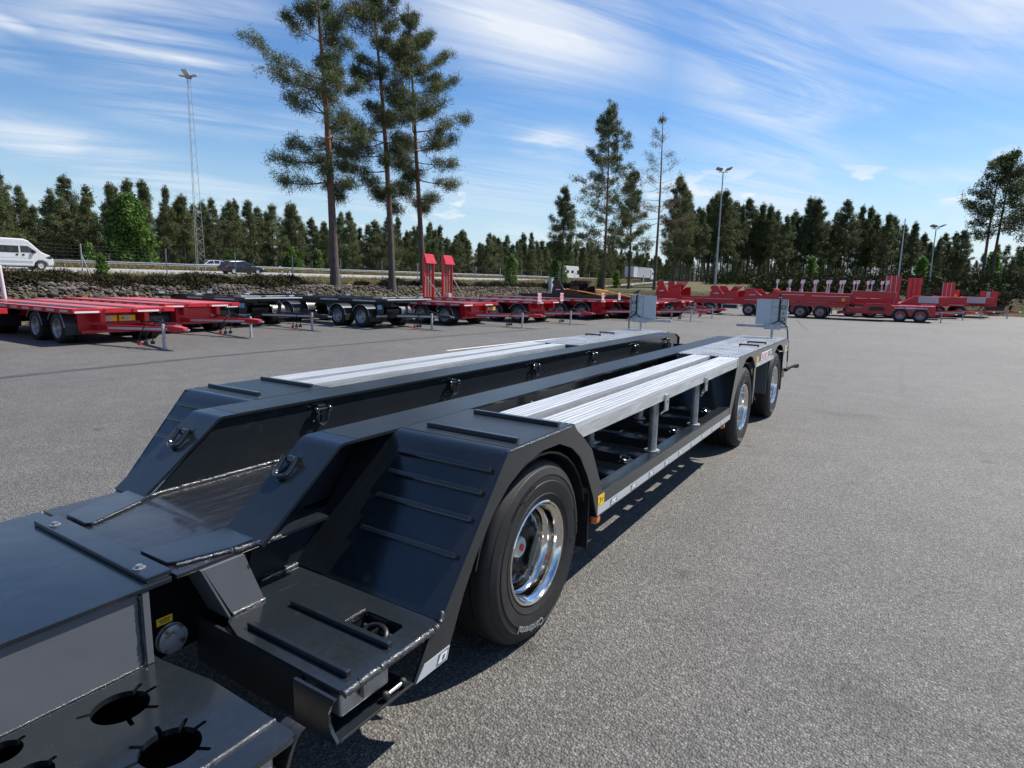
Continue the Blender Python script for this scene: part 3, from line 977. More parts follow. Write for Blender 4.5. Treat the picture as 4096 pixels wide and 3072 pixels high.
    zz = np.array([zt(a, b) for a, b in zip(x, y)])
    V, F = leaf_tris(rng, np.stack([x, y, zz + 0.06], 1), 3, 0.30, 0.05, 1.6, 0.12)
    tag(link('roadside_grass', raw_mesh('roadside_grass', V, F, 'dry_grass')), 'rough yellow-green grass between the yard and the motorway', 'grass', kind='stuff')
    n = 14000
    x = rng.uniform(0, 160, n)
    y = rng.uniform(71.2, 74.2, n)
    zz = np.array([zt(a, b) for a, b in zip(x, y)])
    V, F = leaf_tris(rng, np.stack([x, y, zz + 0.15], 1), 3, 0.55, 0.07, 1.8, 0.15)
    tag(link('verge_grass', raw_mesh('verge_grass', V, F, 'dry_grass')), 'tall reddish dry grass under the motorway crash barrier', 'grass', kind='stuff')
vegetation()
# ------------------------------------------------------------------ wheels
def tyre_profile(k=1.0, w=0.435):
    p = [(0.262, 0.034), (0.272, 0.016), (0.292, 0.010), (0.300, 0.006), (0.303, 0.009), (0.335, 0.003), (0.365, 0.000), (0.368, 0.004), (0.395, 0.006), (0.398, 0.003), (0.412, 0.009), (0.430, 0.017), (0.433, 0.022), (0.450, 0.033), (0.460, 0.048), (0.464, 0.066)]
    for g in (0.10, 0.175, 0.25, 0.325):
        p += [(0.465, g), (0.452, g + 0.003), (0.452, g + 0.011), (0.465, g + 0.014)]
    p += [(0.462, w - 0.05), (0.435, w - 0.018), (0.37, w), (0.30, w - 0.005), (0.262, w - 0.03)]
    return [(r * k, h) for r, h in p]
RIM = [(0.262, 0.036), (0.267, 0.026), (0.265, 0.016), (0.259, 0.012), (0.252, 0.015), (0.247, 0.024), (0.243, 0.030), (0.232, 0.040), (0.228, 0.056), (0.229, 0.086), (0.224, 0.098), (0.213, 0.108), (0.209, 0.124), (0.209, 0.168), (0.206, 0.200), (0.206, 0.245), (0.200, 0.262), (0.190, 0.268)]
DISC = [(0.192, 0.266), (0.165, 0.285), (0.135, 0.285), (0.110, 0.260), (0.085, 0.250), (0.0, 0.250)]
WHEEL = {}
def arc_text(s, size, R, centre_deg, flip=False, bold=0.0):
    """raised sidewall lettering, local to a wheel whose axis is Y"""
    v, f = text_verts(s, size, 0.0012, bold)
    out = []
    c = rad(centre_deg)
    for x, y, z in v:
        if flip:
            a = c + x / R
            r = R - y
        else:
            a = c - x / R
            r = R + y
        h = 0.0008 if r > 0.364 else 0.0008 + (0.364 - r) * 0.10
        if r > 0.412:
            h = 0.009
        out.append((r * math.cos(a), h - 0.0018 - z, r * math.sin(a)))
    return MB().add(out, f)
def wheel_meshes():
    WHEEL['tyre'] = MB().lathe(tyre_profile(), (0, 0, 0), 'y', 72, flat=-0.445).mesh('tyre', 'tyre_rubber', True, 25)
    WHEEL['rim'] = MB().lathe(RIM, (0, 0, 0), 'y', 72).mesh('wheel', 'chrome', True, 30)
    WHEEL['disc'] = MB().lathe(DISC, (0, 0, 0), 'y', 48).mesh('wheel_disc', 'black_paint', True, 30)
    b = MB()
    b.lathe([(0.0, 0.118), (0.045, 0.118), (0.052, 0.124), (0.054, 0.14), (0.054, 0.17), (0.068, 0.178), (0.070, 0.252)], (0, 0, 0), 'y', 32)
    WHEEL['hub'] = b.mesh('hub', 'hub_cap', True, 30)
    b = MB().lathe([(0.0, 0.112), (0.019, 0.112), (0.021, 0.119)], (0, 0, 0), 'y', 20)
    WHEEL['cap'] = b.mesh('hub_badge', 'red_plastic', True, 30)
    WHEEL['nut'] = MB().cyl((0, 0.286, 0), (0, 0.245, 0), 0.016, 6).mesh('wheel_nut', 'steel')
    for key, args in (('text_model', ('Conti Hybrid HT3', 0.030, 0.372, 118, False, 0.001)), ('text_size', ('435/50 R 19.5', 0.028, 0.378, 8, False, 0.001)), ('text_load', ('160 J', 0.014, 0.330, -8, False, 0))):
        WHEEL[key] = arc_text(*args).mesh('sidewall_lettering', 'print_black')
    q = arc_text('Continental', 0.052, 0.358, 256, False, 0.0012)
    WHEEL['big_text'] = q.mesh('sidewall_lettering', 'tyre_lettering')
wheel_meshes()
def wheel(parent, x, y, z, flip=False):
    o = link('wheel', WHEEL['rim'], None, parent)
    o.location = (x, y, z)
    o.rotation_euler = (0, 0, math.pi if flip else 0)
    for n, k in (('tyre', 'tyre'), ('hub', 'hub'), ('wheel_disc', 'disc'), ('hub_badge', 'cap'), ('sidewall_lettering', 'text_model'), ('sidewall_lettering', 'text_size'), ('sidewall_lettering', 'text_load'), ('sidewall_lettering', 'big_text')):
        link(n, WHEEL[k], None, o)
    for k in range(10):
        a = 2 * math.pi * k / 10
        link('wheel_nut', WHEEL['nut'], None, o).location = (0.150 * math.cos(a), 0, 0.150 * math.sin(a))
    return o

def weld(name_parent, p0, p1, r=0.009, step=0.007, seed=0, mat='weld_paint'):
    """rippled bead between two points"""
    rng = random.Random(seed + int(abs(p0[0] * 1000)))
    a, b = Vector(p0), Vector(p1)
    n = max(4, int((b - a).length / step))
    pts = []
    rs = []
    for i in range(n + 1):
        t = i / n
        q = a.lerp(b, t) + Vector((rng.uniform(-1, 1), rng.uniform(-1, 1), rng.uniform(-1, 1))) * r * 0.16
        pts.append(q)
        rs.append(r * (0.82 + 0.30 * (i % 2) + rng.uniform(-0.12, 0.12)))
    return MB().tube(pts, rs, 7).build('weld_bead', mat, name_parent, True, angle=60)

# ------------------------------------------------------------------ the dark trailer in front
def dark_trailer():
    C2 = 5.30
    T = empty('low_loader_trailer', (5.6, 2.65, 0), 0, True)
    tag(T, 'dark anthracite low-loader trailer with chrome wheels and ribbed aluminium deck beams', 'trailer')
    for side in (0, 1):
        def Y(y):
            return y if side == 0 else C2 - y
        def fl(poly):
            return [(p[0], Y(p[1])) for p in poly]
        # --- side panels with wheel arches (x, z)
        front = [(1.56, 0.290), (1.76, 0.290), (1.79, 0.36), (1.87, 0.52), (1.96, 0.66), (2.08, 0.80), (2.20, 0.892), (2.34, 0.955), (2.50, 0.984), (2.67, 0.980), (2.81, 0.928), (2.913, 0.856), (3.009, 0.735), (3.10, 0.585), (3.165, 0.437), (3.185, 0.437), (3.237, 0.575), (3.07, 0.858), (2.94, 0.965), (2.812, 1.047), (2.19, 1.047), (1.722, 0.472), (1.665, 0.455)]
        MB().prism(front, 'y', Y(1.390), Y(1.402)).build('side_panel', 'dark_paint', T, bevel=0.002)
        rear = [(6.455, 0.437), (6.50, 0.52), (6.62, 0.70), (6.75, 0.84), (6.87, 0.935), (7.02, 1.005), (7.20, 1.022), (7.36, 1.000), (7.47, 0.935), (7.545, 0.87), (7.567, 0.855), (8.732, 0.848), (8.77, 0.88), (8.85, 0.945), (8.96, 0.99), (9.12, 1.012), (9.30, 1.000), (9.45, 0.955), (9.55, 0.872), (9.60, 0.850), (9.96, 0.855), (10.025, 0.985), (9.93, 1.035), (9.88, 1.047), (6.665, 1.047), (6.60, 0.985), (6.40, 0.572), (6.40, 0.437)]
        MB().prism(rear, 'y', Y(1.390), Y(1.402)).build('side_panel', 'dark_paint', T, bevel=0.002)
        # --- lower rail
        MB().box(3.17, 6.395, *sorted((Y(1.391), Y(1.490))), 0.425, 0.570).build('side_rail', 'dark_paint', T, bevel=0.006)
        # --- loading platform, ramp and flat
        hole = [(1.515, 1.483), (1.612, 1.487), (1.622, 1.500), (1.622, 1.675), (1.612, 1.687), (1.515, 1.687), (1.505, 1.675), (1.505, 1.495)]
        pl = [(1.222, 1.404), (1.236, 1.390), (1.70, 1.390), (1.735, 1.404), (1.735, 2.246), (1.52, 2.246), (1.446, 2.105), (1.300, 2.105), (1.262, 2.06), (1.228, 1.95)]
        plate(fl(pl), [fl(hole)], 0.452, 0.470, 'platform_plate', 'dark_paint', T)
        MB().box(1.500, 1.628, *sorted((Y(1.478), Y(1.692))), 0.36, 0.372).build('recess_floor', 'black_paint', T)
        b = MB()
        for (x0, x1, y0, y1) in ((1.497, 1.503, 1.478, 1.692), (1.625, 1.631, 1.478, 1.692), (1.503, 1.625, 1.472, 1.480), (1.503, 1.625, 1.690, 1.698)):
            b.box(x0, x1, *sorted((Y(y0), Y(y1))), 0.372, 0.450)
        b.build('recess_wall', 'black_paint', T)
        b = MB()
        ring = [(1.560 + 0.034 * math.cos(a), Y(1.585 + 0.055 * math.sin(a)), 0.432 + 0.020 * math.cos(a)) for a in [2 * math.pi * k / 20 for k in range(20)]]
        b.tube(ring, 0.0105, 8, closed=True)
        b.build('lashing_ring', 'black_paint', T, True)
        MB().cyl((1.590, Y(1.50), 0.428), (1.590, Y(1.67), 0.428), 0.009, 10).build('ring_pin', 'weld_paint', T, True)
        t0, t1 = Vector((1.722, 0, 0.472)), Vector((2.150, 0, 0.992))
        u = (t1 - t0).normalized()
        nr = Vector((-u.z, 0, u.x))
        poly = [(1.722, 0.472), (2.150, 0.992), (2.164, 1.012), (2.182, 1.032), (2.204, 1.044), (2.225, 1.050), (2.82, 1.050), (2.82, 1.036), (2.228, 1.036), (2.205, 1.028), (2.182, 1.008), (2.162, 0.985), (1.733, 0.462)]
        MB().prism(poly, 'y', Y(1.395), Y(2.062)).build('ramp_plate', 'dark_paint', T, True, angle=40)
        # foot of the ramp inside, below the beam flange
        MB().prism([(1.724, 0.4755), (2.150, 0.992), (2.205, 1.036), (2.215, 1.036), (2.160, 0.985), (1.734, 0.466)], 'y', Y(2.064), Y(2.246)).build('ramp_plate', 'dark_paint', T)
        # anti-slip bars
        def rib(p, a, hh=0.024, th=0.024):
            w = Vector((math.cos(a), 0, math.sin(a)))
            n = Vector((-math.sin(a), 0, math.cos(a)))
            q = [p - w * th / 2, p + w * th / 2, p + w * th / 2 + n * hh, p - w * th / 2 + n * hh]
            MB().prism([(v.x, v.z) for v in q], 'y', Y(1.432), Y(1.968)).build('anti_slip_bar', 'dark_paint', T, bevel=0.004)
        an = math.atan2(u.z, u.x)
        for x in (2.128, 2.060, 1.982, 1.880):
            rib(t0 + u * ((x - t0.x) / u.x) + nr * 0.001, an)
        for x in (2.335, 2.735):
            rib(Vector((x, 0, 1.0505)), 0)
        for x in (1.290, 1.485):
            rib(Vector((x, 0, 0.4705)), 0, 0.022)
        # deck flat gets a sanded coat
        MB().box(2.24, 2.815, *sorted((Y(1.404), Y(2.058))), 1.0505, 1.0520).build('deck_coating', 'deck_paint', T)
        # welds round the platform
        weld(T, (1.225, Y(1.387), 0.463), (1.705, Y(1.387), 0.463), 0.012, 0.008, 1)
        weld(T, (1.232, Y(1.391), 0.447), (1.66, Y(1.391), 0.447), 0.007, 0.008, 2)
        weld(T, (1.745, Y(1.402), 0.50), (1.722, Y(1.392), 0.466), 0.010, 0.008, 3)
        weld(T, (1.300, Y(2.090), 0.474), (1.446, Y(2.090), 0.474), 0.009, 0.007, 4)
        weld(T, (1.53, Y(2.232), 0.476), (1.735, Y(2.240), 0.476), 0.008, 0.007, 5)
        weld(T, (1.505, Y(1.70), 0.470), (1.622, Y(1.70), 0.470), 0.005, 0.006, 5)
        weld(T, (2.20, Y(1.391), 1.046), (2.80, Y(1.391), 1.046), 0.005, 0.008, 6)
        # front apron with the hollowed end, lower lip
        ap = [(1.398, 0.452), (1.420, 0.420), (1.433, 0.385), (1.430, 0.350), (1.415, 0.322), (1.392, 0.300), (1.395, 0.292), (1.60, 0.292), (1.60, 0.452)]
        MB().prism(fl(ap), 'x', 1.196, 1.210).build('front_apron', 'dark_paint', T, bevel=0.002)
        MB().box(1.2105, 1.565, *sorted((Y(1.392), Y(1.62))), 0.292, 0.302).build('bottom_lip', 'dark_paint', T, bevel=0.002)
        MB().box(1.245, 1.470, *sorted((Y(1.425), Y(1.575))), 0.345, 0.450).build('stowed_ramp_end', 'galvanised', T, bevel=0.008)
        MB().cyl((1.335, Y(1.4235), 0.405), (1.335, Y(1.436), 0.405), 0.020, 16).build('latch_hole', 'print_black', T)
        MB().box(1.330, 1.337, *sorted((Y(1.405), Y(1.424))), 0.375, 0.425).build('latch_tongue', 'galvanised', T)
        b = MB().cyl((1.44, Y(1.41), 0.318), (1.53, Y(1.405), 0.325), 0.006, 8)
        b.build('locking_pin', 'steel', T)
        for x in (1.435, 1.525):
            MB().lathe([(0.0, -0.016), (0.011, -0.012), (0.016, 0.0), (0.011, 0.012), (0.0, 0.016)], (x, Y(1.408), 0.322), 'y', 12).build('pin_knob', 'plug_black', T, True)
        MB().prism([(1.478, 0.302), (1.66, 0.302), (1.69, 0.450), (1.478, 0.450)], 'y', Y(1.58), Y(1.588)).build('pocket_back', 'black_paint', T)
        MB().box(1.24, 1.72, *sorted((Y(1.76), Y(1.77))), 0.30, 0.450).build('pocket_wall', 'black_paint', T)
        MB().box(1.236, 1.248, *sorted((Y(1.602), Y(2.24))), 0.26, 0.450).build('front_skirt', 'rubber_flap', T)
        MB().box(1.250, 1.70, *sorted((Y(1.80), Y(2.24))), 0.26, 0.272).build('belly_plate', 'rubber_flap', T)
        # --- longitudinal beam: flange, web
        fx = [(1.425, 0.722), (1.80, 1.012), (1.818, 1.028), (1.838, 1.041), (1.862, 1.050), (9.56, 1.050), (9.60, 1.042), (9.76, 0.985), (9.76, 0.80), (9.746, 0.80), (9.746, 0.975), (9.595, 1.028), (9.555, 1.036), (1.866, 1.036), (1.845, 1.029), (1.825, 1.015), (1.433, 0.708)]
        MB().prism(fx, 'y', Y(2.064), Y(2.322)).build('beam_flange', 'dark_paint', T, True, angle=30)
        MB().box(1.95, 9.55, *sorted((Y(2.066), Y(2.320))), 1.0502, 1.0515).build('flange_coating', 'deck_paint', T)
        wx = [(1.50, 0.722), (1.86, 1.035), (9.55, 1.035), (9.74, 0.975), (9.74, 0.46), (1.60, 0.46)]
        MB().prism(wx, 'y', Y(2.290), Y(2.302)).build('beam_web', 'dark_paint', T)
        MB().prism([(1.46, 0.47), (1.52, 0.70), (1.90, 0.70), (9.7, 0.70), (9.7, 0.47)], 'y', Y(2.246), Y(2.256)).build('beam_web', 'dark_paint', T)
        MB().box(1.95, 9.7, *sorted((Y(2.07), Y(2.30))), 0.45, 0.462).build('bottom_flange', 'dark_paint', T)
        # gusset between neck and platform
        MB().prism([(1.195, 0.700), (1.365, 0.700), (1.446, 0.472), (1.302, 0.472)], 'y', Y(2.093), Y(2.107)).build('gusset_plate', 'grey_paint', T, bevel=0.0015)
        MB().hexa([(1.187, Y(2.093), 0.700), (1.195, Y(2.093), 0.700), (1.195, Y(2.240), 0.700), (1.187, Y(2.240), 0.700), (1.292, Y(2.093), 0.455), (1.301, Y(2.093), 0.455), (1.301, Y(2.240), 0.455), (1.292, Y(2.240), 0.455)]).build('gusset_edge', 'grey_paint', T)
        # lashing eye on the sloping flange
        e = Vector((1.735, 0, 0.962))
        fu = Vector((0.375, 0, 0.290)).normalized()
        fn = Vector((-fu.z, 0, fu.x))
        cy = 2.245 if side == 0 else 2.20
        cx = e + fn * 0.012
        pts = []
        for k in range(15):
            a = math.pi * (k / 14) + math.pi
            du, dy = 0.040 * math.sin(a) - 0.060, 0.040 * math.cos(a)
            q = cx + fu * du + fn * 0.006
            pts.append((q.x, Y(cy + dy), q.z))
        s0 = cx + fn * 0.020
        pts = [(s0.x, Y(cy - 0.041), s0.z)] + pts + [(s0.x, Y(cy + 0.041), s0.z)]
        MB().tube(pts, 0.0125, 9).build('lashing_eye', 'gloss_black', T, True)
        q0, q1 = cx + fu * 0.026, cx - fu * 0.020
        ar = []
        for k in range(9):
            a = math.pi * k / 8
            v = cx + fu * (0.022 * math.cos(a)) + fn * (0.026 * math.sin(a) - 0.008)
            ar.append((v.x, v.z))
        v = cx + fu * 0.045 - fn * 0.010
        ar = [(v.x, v.z)] + ar
        ar2 = []
        for k in range(8, -1, -1):
            a = math.pi * k / 8
            v = cx + fu * (0.014 * math.cos(a)) + fn * (0.018 * math.sin(a) - 0.008)
            ar2.append((v.x, v.z))
        v = cx + fu * 0.045 - fn * 0.016
        ar2 += [(v.x, v.z)]
        MB().prism(ar + ar2, 'y', Y(cy - 0.026), Y(cy + 0.026)).build('eye_strap', 'dark_paint', T, True)
        # --- cross members, support posts
        for x in (3.66, 4.19, 4.72, 5.22, 5.70, 6.15):
            poly = [(x - 0.055, 0.47), (x - 0.055, 0.545), (x - 0.042, 0.558), (x + 0.042, 0.558), (x + 0.055, 0.545), (x + 0.055, 0.47)]
            MB().prism(poly, 'y', Y(1.4915), Y(2.244)).build('cross_member', 'dark_paint', T, bevel=0.004)
        for x in (3.93, 5.02, 6.02):
            b = MB()
            pts = [(x + 0.045 * math.cos(a), Y(1.530 + 0.03 * math.sin(a)), 0.585 + 0.012 * math.sin(a)) for a in [2 * math.pi * k / 16 for k in range(16)]]
            b.tube(pts, 0.010, 8, closed=True)
            b.build('lashing_ring', 'dark_paint', T, True)
            MB().box(x - 0.06, x + 0.06, *sorted((Y(1.492), Y(1.56))), 0.556, 0.573).build('ring_bracket', 'dark_paint', T, bevel=0.004)
        for px in (4.285, 5.355):
            for py in (1.462, 1.966):
                zb = 0.5705 if py < 1.6 else 0.559
                o = MB().cyl((px, Y(py), zb), (px, Y(py), 0.955), 0.032, 20).build('support_post', 'galvanised', T, True)
                MB().lathe([(0.0, zb), (0.056, zb), (0.056, zb + 0.010), (0.034, zb + 0.012)], (px, Y(py), 0), 'z', 20).build('post_foot', 'galvanised', o, True)
                if py < 1.6:
                    MB().box(px + 0.012, px + 0.085, *sorted((Y(1.382), Y(1.388))), 0.875, 1.000).build('latch_plate', 'galvanised', o, bevel=0.004)
                    MB().box(px - 0.016, px - 0.002, *sorted((Y(1.378), Y(1.388))), 0.895, 1.005).build('latch_bar', 'galvanised', o, bevel=0.003)
                    MB().cyl((px + 0.052, Y(1.379), 0.945), (px + 0.052, Y(1.383), 0.945), 0.009, 10).build('latch_hole', 'print_black', o)
                    b = MB()
                    rg = [(px + 0.040 * math.cos(a), Y(1.400 - 0.012 * math.sin(a)), 0.870 + (0.014 if px < 5 else 0.036) * math.sin(a)) for a in [2 * math.pi * k / 20 for k in range(20)]]
                    b.tube(rg, 0.003, 6, closed=True)
                    b.cyl((px - 0.045, Y(1.40), 0.868), (px + 0.045, Y(1.40), 0.872), 0.006, 8)
                    b.build('linch_pin', 'steel', o, True)
        # --- ribbed aluminium deck beams
        for y0, y1 in ((1.392, 1.590), (1.690, 1.868)):
            n = 6
            w = (y1 - y0)
            top = [(y0, 1.028)]
            for k in range(n):
                a = y0 + w * k / n
                s = w / n
                top += [(a + (0.10 if k else 0.0) * s, 1.030), (a + (0.12 if k else 0.02) * s, 1.0535), (a + (0.88 if k < n - 1 else 0.98) * s, 1.0535), (a + (0.90 if k < n - 1 else 1.0) * s, 1.030)]
            top += [(y1, 1.028)]
            prof = [(y0, 0.960), (y0, 1.027), (y1, 1.027), (y1, 0.960), (y1 - 0.012, 0.960), (y1 - 0.012, 1.015), (y0 + 0.012, 1.015), (y0 + 0.012, 0.960)]
            def run(prof):
                b = MB()
                n_ = len(prof)
                va = [(2.835 + (1.05 - z) * 0.9, Y(y), z) for y, z in prof]
                vb = [(6.655 - (1.05 - z) * 0.35, Y(y), z) for y, z in prof]
                return b.add(va + vb, [tuple(range(n_)), tuple(range(2 * n_ - 1, n_ - 1, -1))] + [(i, (i + 1) % n_, n_ + (i + 1) % n_, n_ + i) for i in range(n_)])
            o = run(prof).build('deck_beam', 'galvanised_pale', T)
            run(top).build('tread_plank', 'aluminium', o)
            MB().hexa([(2.826, Y(y0 + .002), 1.049), (2.834, Y(y0 + .002), 1.049), (2.834, Y(y1 - .002), 1.049), (2.826, Y(y1 - .002), 1.049), (2.905, Y(y0 + .002), 0.958), (2.914, Y(y0 + .002), 0.958), (2.914, Y(y1 - .002), 0.958), (2.905, Y(y1 - .002), 0.958)]).build('end_cap', 'galvanised', o)
            MB().box(6.60, 6.652, *sorted((Y(y0 - .004), Y(y0 - .001))), 0.965, 1.046).build('end_strip', 'galvanised', o)
            for px in (4.285, 5.355):
                MB().box(px - 0.05, px + 0.05, *sorted((Y(y0 + 0.02), Y(y1 - 0.02))), 0.952, 0.961).build('beam_bracket', 'galvanised', o)
        for px in (4.285, 5.355):
            MB().box(px - 0.03, px + 0.03, *sorted((Y(1.47), Y(2.05))), 0.925, 0.951).build('beam_tie', 'galvanised_pale', T)
        for px in (3.3, 3.9, 4.5, 5.1, 5.7):
            MB().cyl((px, Y(1.868), 0.985), (px + 0.22, Y(2.06), 0.985), 0.008, 6).build('tie_rod', 'galvanised', T)
        # --- rear deck of ridged planks
        n = 17
        y0, y1 = 1.412, 2.056
        prof = [(y0, 1.020), (y0, 1.028)]
        for k in range(n):
            a = y0 + (y1 - y0) * k / n
            s = (y1 - y0) / n
            prof += [(a + 0.22 * s, 1.028), (a + 0.26 * s, 1.057), (a + 0.74 * s, 1.057), (a + 0.78 * s, 1.028)]
        prof += [(y1, 1.028), (y1, 1.020)]
        MB().prism([(Y(y), z) for y, z in prof], 'x', 6.70, 9.90).build('ridged_deck', 'ridged_aluminium', T)
        MB().box(6.668, 6.698, *sorted((Y(1.404), Y(2.060))), 0.99, 1.050).build('deck_edge', 'dark_paint', T, bevel=0.003)
        MB().box(9.902, 10.02, *sorted((Y(1.404), Y(2.060))), 0.86, 1.030).build('rear_beam', 'dark_paint', T, bevel=0.004)
        for px in (8.06, 8.55):  # thin dark bars raised across the ridged deck
            b = MB()
            b.cyl((px, Y(1.46), 1.075), (px, Y(1.70), 1.075), 0.011, 8)
            b.cyl((px, Y(1.47), 1.05), (px, Y(1.47), 1.075), 0.010, 8)
            b.cyl((px, Y(1.69), 1.05), (px, Y(1.69), 1.075), 0.010, 8)
            b.build('deck_bar', 'plug_black', T)
        # wheel-house walls
        MB().prism([(6.402, 0.50), (6.414, 0.50), (6.664, 1.03), (6.652, 1.03)], 'y', Y(1.404), Y(2.244)).build('wheel_house_wall', 'dark_paint', T)
        MB().prism([(3.18, 0.45), (3.19, 0.45), (2.83, 1.034), (2.82, 1.034)], 'y', Y(1.404), Y(2.060)).build('wheel_house_wall', 'dark_paint', T)
        # mudguards and flaps
        for cx_ in (2.53, 7.155, 9.13):
            arc = []
            for k in range(15):
                a = rad(12 + 156 * k / 14)
                arc.append((cx_ + 0.545 * math.cos(a), 0.455 + 0.500 * math.sin(a)))
            arc += [(cx_ + 0.535 * math.cos(rad(12 + 156 * k / 14)), 0.455 + 0.488 * math.sin(rad(12 + 156 * k / 14))) for k in range(14, -1, -1)]
            MB().prism(arc, 'y', Y(1.425), Y(1.90)).build('mudguard', 'rubber_flap', T, True)
            wheel(T, cx_, Y(1.400), 0.445, bool(side))
            MB().cyl((cx_, Y(1.62), 0.445), (cx_, 2.65, 0.445), 0.075, 14).build('axle', 'black_paint', T, True)
        for cx_, zz in ((3.10, 0.255), (9.72, 0.30)):
            MB().prism([(cx_ - 0.006, zz), (cx_ + 0.006, zz), (cx_ + 0.008, 0.86), (cx_ - 0.004, 0.86)], 'y', Y(1.412), Y(1.86)).build('mud_flap', 'rubber_flap', T, bevel=0.003)
        # brackets between the rear wheels
        MB().prism([(7.60, 0.42), (7.63, 0.42), (7.67, 0.60), (7.67, 0.852), (7.575, 0.852), (7.59, 0.60)], 'y', Y(1.402), Y(1.412)).build('guard_bracket', 'dark_paint', T, bevel=0.002)
        MB().box(8.42, 8.43, *sorted((Y(1.404), Y(1.60))), 0.42, 0.85).build('guard_bracket', 'grey_paint', T)
        MB().box(7.75, 8.38, *sorted((Y(1.55), Y(1.56))), 0.42, 0.85).build('valve_panel', 'dark_paint', T)
        MB().box(7.86, 8.22, *sorted((Y(1.543), Y(1.548))), 0.67, 0.76).build('yellow_plate', 'yellow_label', T)
        MB().prism([(7.78, 0.715), (7.92, 0.675), (7.92, 0.755)], 'y', Y(1.5405), Y(1.5425)).build('arrow_mark', 'print_black', T)
        MB().box(7.72, 7.86, *sorted((Y(1.46), Y(1.54))), 0.565, 0.625).build('valve_block', 'red_plastic', T, bevel=0.006)
        MB().box(7.90, 8.12, *sorted((Y(1.49), Y(1.54))), 0.58, 0.63).build('valve_block', 'plug_black', T, bevel=0.006)
        MB().tube([(7.72, Y(1.43), 0.57), (7.76, Y(1.43), 0.50), (7.90, Y(1.43), 0.42)], 0.012, 8).build('release_lever', 'plug_black', T, True)
        # tape, labels
        MB().box(3.172, 6.44, *sorted((Y(1.3875), Y(1.3895))), 0.4385, 0.488).build('reflective_tape', 'reflective_tape', T)
        for k in range(9):
            x = 3.408 + 0.3368 * k
            o = MB().prism([(x - 0.050, 0.4425), (x + 0.050, 0.4425), (x + 0.050, 0.480), (x - 0.050, 0.480)], 'y', Y(1.3865), Y(1.3873)).build('tape_stamp', 'tape_print', T)
            MB().prism([(x - 0.042, 0.447), (x + 0.042, 0.447), (x + 0.042, 0.4755), (x - 0.022, 0.4755)], 'y', Y(1.3858), Y(1.3863)).build('stamp_print', 'tape_white', o)
            MB().prism([(x - 0.020, 0.453), (x - 0.004, 0.453), (x + 0.002, 0.462), (x - 0.014, 0.462)], 'y', Y(1.3850), Y(1.3855)).build('stamp_mark', 'tape_print', o)
            MB().prism([(x + 0.024, 0.458), (x + 0.040, 0.455), (x + 0.040, 0.469), (x + 0.028, 0.466)], 'y', Y(1.3850), Y(1.3855)).build('stamp_mark', 'tape_print', o)
        MB().prism([(1.575, 0.2925), (1.758, 0.2925), (1.776, 0.345), (1.622, 0.345)], 'y', Y(1.3875), Y(1.3895)).build('reflective_tape', 'reflective_tape', T)
        o = MB().prism([(1.690, 0.298), (1.752, 0.298), (1.769, 0.340), (1.706, 0.340)], 'y', Y(1.3865), Y(1.3873)).build('tape_stamp', 'tape_print', T)
        MB().prism([(1.698, 0.303), (1.748, 0.303), (1.760, 0.335), (1.718, 0.335)], 'y', Y(1.3858), Y(1.3863)).build('stamp_print', 'tape_white', o)
        MB().prism([(1.722, 0.309), (1.738, 0.309), (1.746, 0.328), (1.730, 0.328)], 'y', Y(1.3850), Y(1.3855)).build('stamp_mark', 'tape_print', o)
        MB().box(7.57, 8.72, *sorted((Y(1.3875), Y(1.3895))), 0.857, 0.905).build('reflective_tape', 'reflective_tape', T)
        for x in (7.72, 8.06, 8.40):
            MB().prism([(x - 0.03, 0.868), (x + 0.03, 0.868), (x + 0.03, 0.895), (x - 0.015, 0.895)], 'y', Y(1.386), Y(1.3870)).build('tape_stamp', 'tape_white', T)
        MB().box(9.62, 9.94, *sorted((Y(1.3875), Y(1.3895))), 0.862, 0.905).build('reflective_tape', 'reflective_tape', T)
        o = MB().box(3.172, 3.262, *sorted((Y(1.3875), Y(1.3895))), 0.492, 0.556).build('yellow_label', 'yellow_label', T)
        b = MB()
        b.box(3.222, 3.252, *sorted((Y(1.3863), Y(1.3869))), 0.528, 0.532)
        b.box(3.228, 3.242, *sorted((Y(1.3863), Y(1.3869))), 0.514, 0.518)
        b.tube([(3.194 + 0.014 * math.cos(a), Y(1.3866), 0.526 + 0.018 * math.sin(a)) for a in [rad(d) for d in range(-80, 81, 20)]], 0.0015, 4)
        b.cyl((3.186, Y(1.3863), 0.506), (3.186, Y(1.3869), 0.506), 0.005, 8)
        b.build('label_print', 'print_black', o)
        MB().box(7.585, 7.70, *sorted((Y(1.3875), Y(1.3895))), 0.912, 0.975).build('yellow_label', 'yellow_label', T)
        MB().box(9.64, 9.76, *sorted((Y(1.3875), Y(1.3895))), 0.912, 0.965).build('yellow_label', 'yellow_label', T)
        # marker lamps
        for x in (3.21, 6.24):
            MB().lathe([(0.0, -0.036), (0.024, -0.034), (0.034, -0.020), (0.036, 0.0), (0.030, 0.010)], (x, Y(1.43), 0.405), 'y', 16).build('marker_lamp', 'orange_lens', T, True)
            MB().box(x - 0.03, x + 0.03, *sorted((Y(1.44), Y(1.455))), 0.375, 0.427).build('lamp_base', 'plug_black', T)
        # sign plate
        o = MB().box(7.86, 8.53, *sorted((Y(1.3870), Y(1.3893))), 0.912, 1.003).build('sign_plate', 'tape_white', T)
        if side == 0:
            flat_text('sign_letters', 'ROJO', 0.105, 'print_red', o, lambda a, u_, d: (8.075 + a * 1.3, 1.3864 - d * 0.4, 0.922 + u_ * 0.93), 0.001)
            b = MB()
            for k in range(4):
                b.box(8.28 + 0.02 * (k % 2), 8.51 - 0.03 * (k % 3), 1.3858, 1.3866, 0.926 + 0.018 * k, 0.936 + 0.018 * k)
            b.build('sign_letters', 'print_black', o)
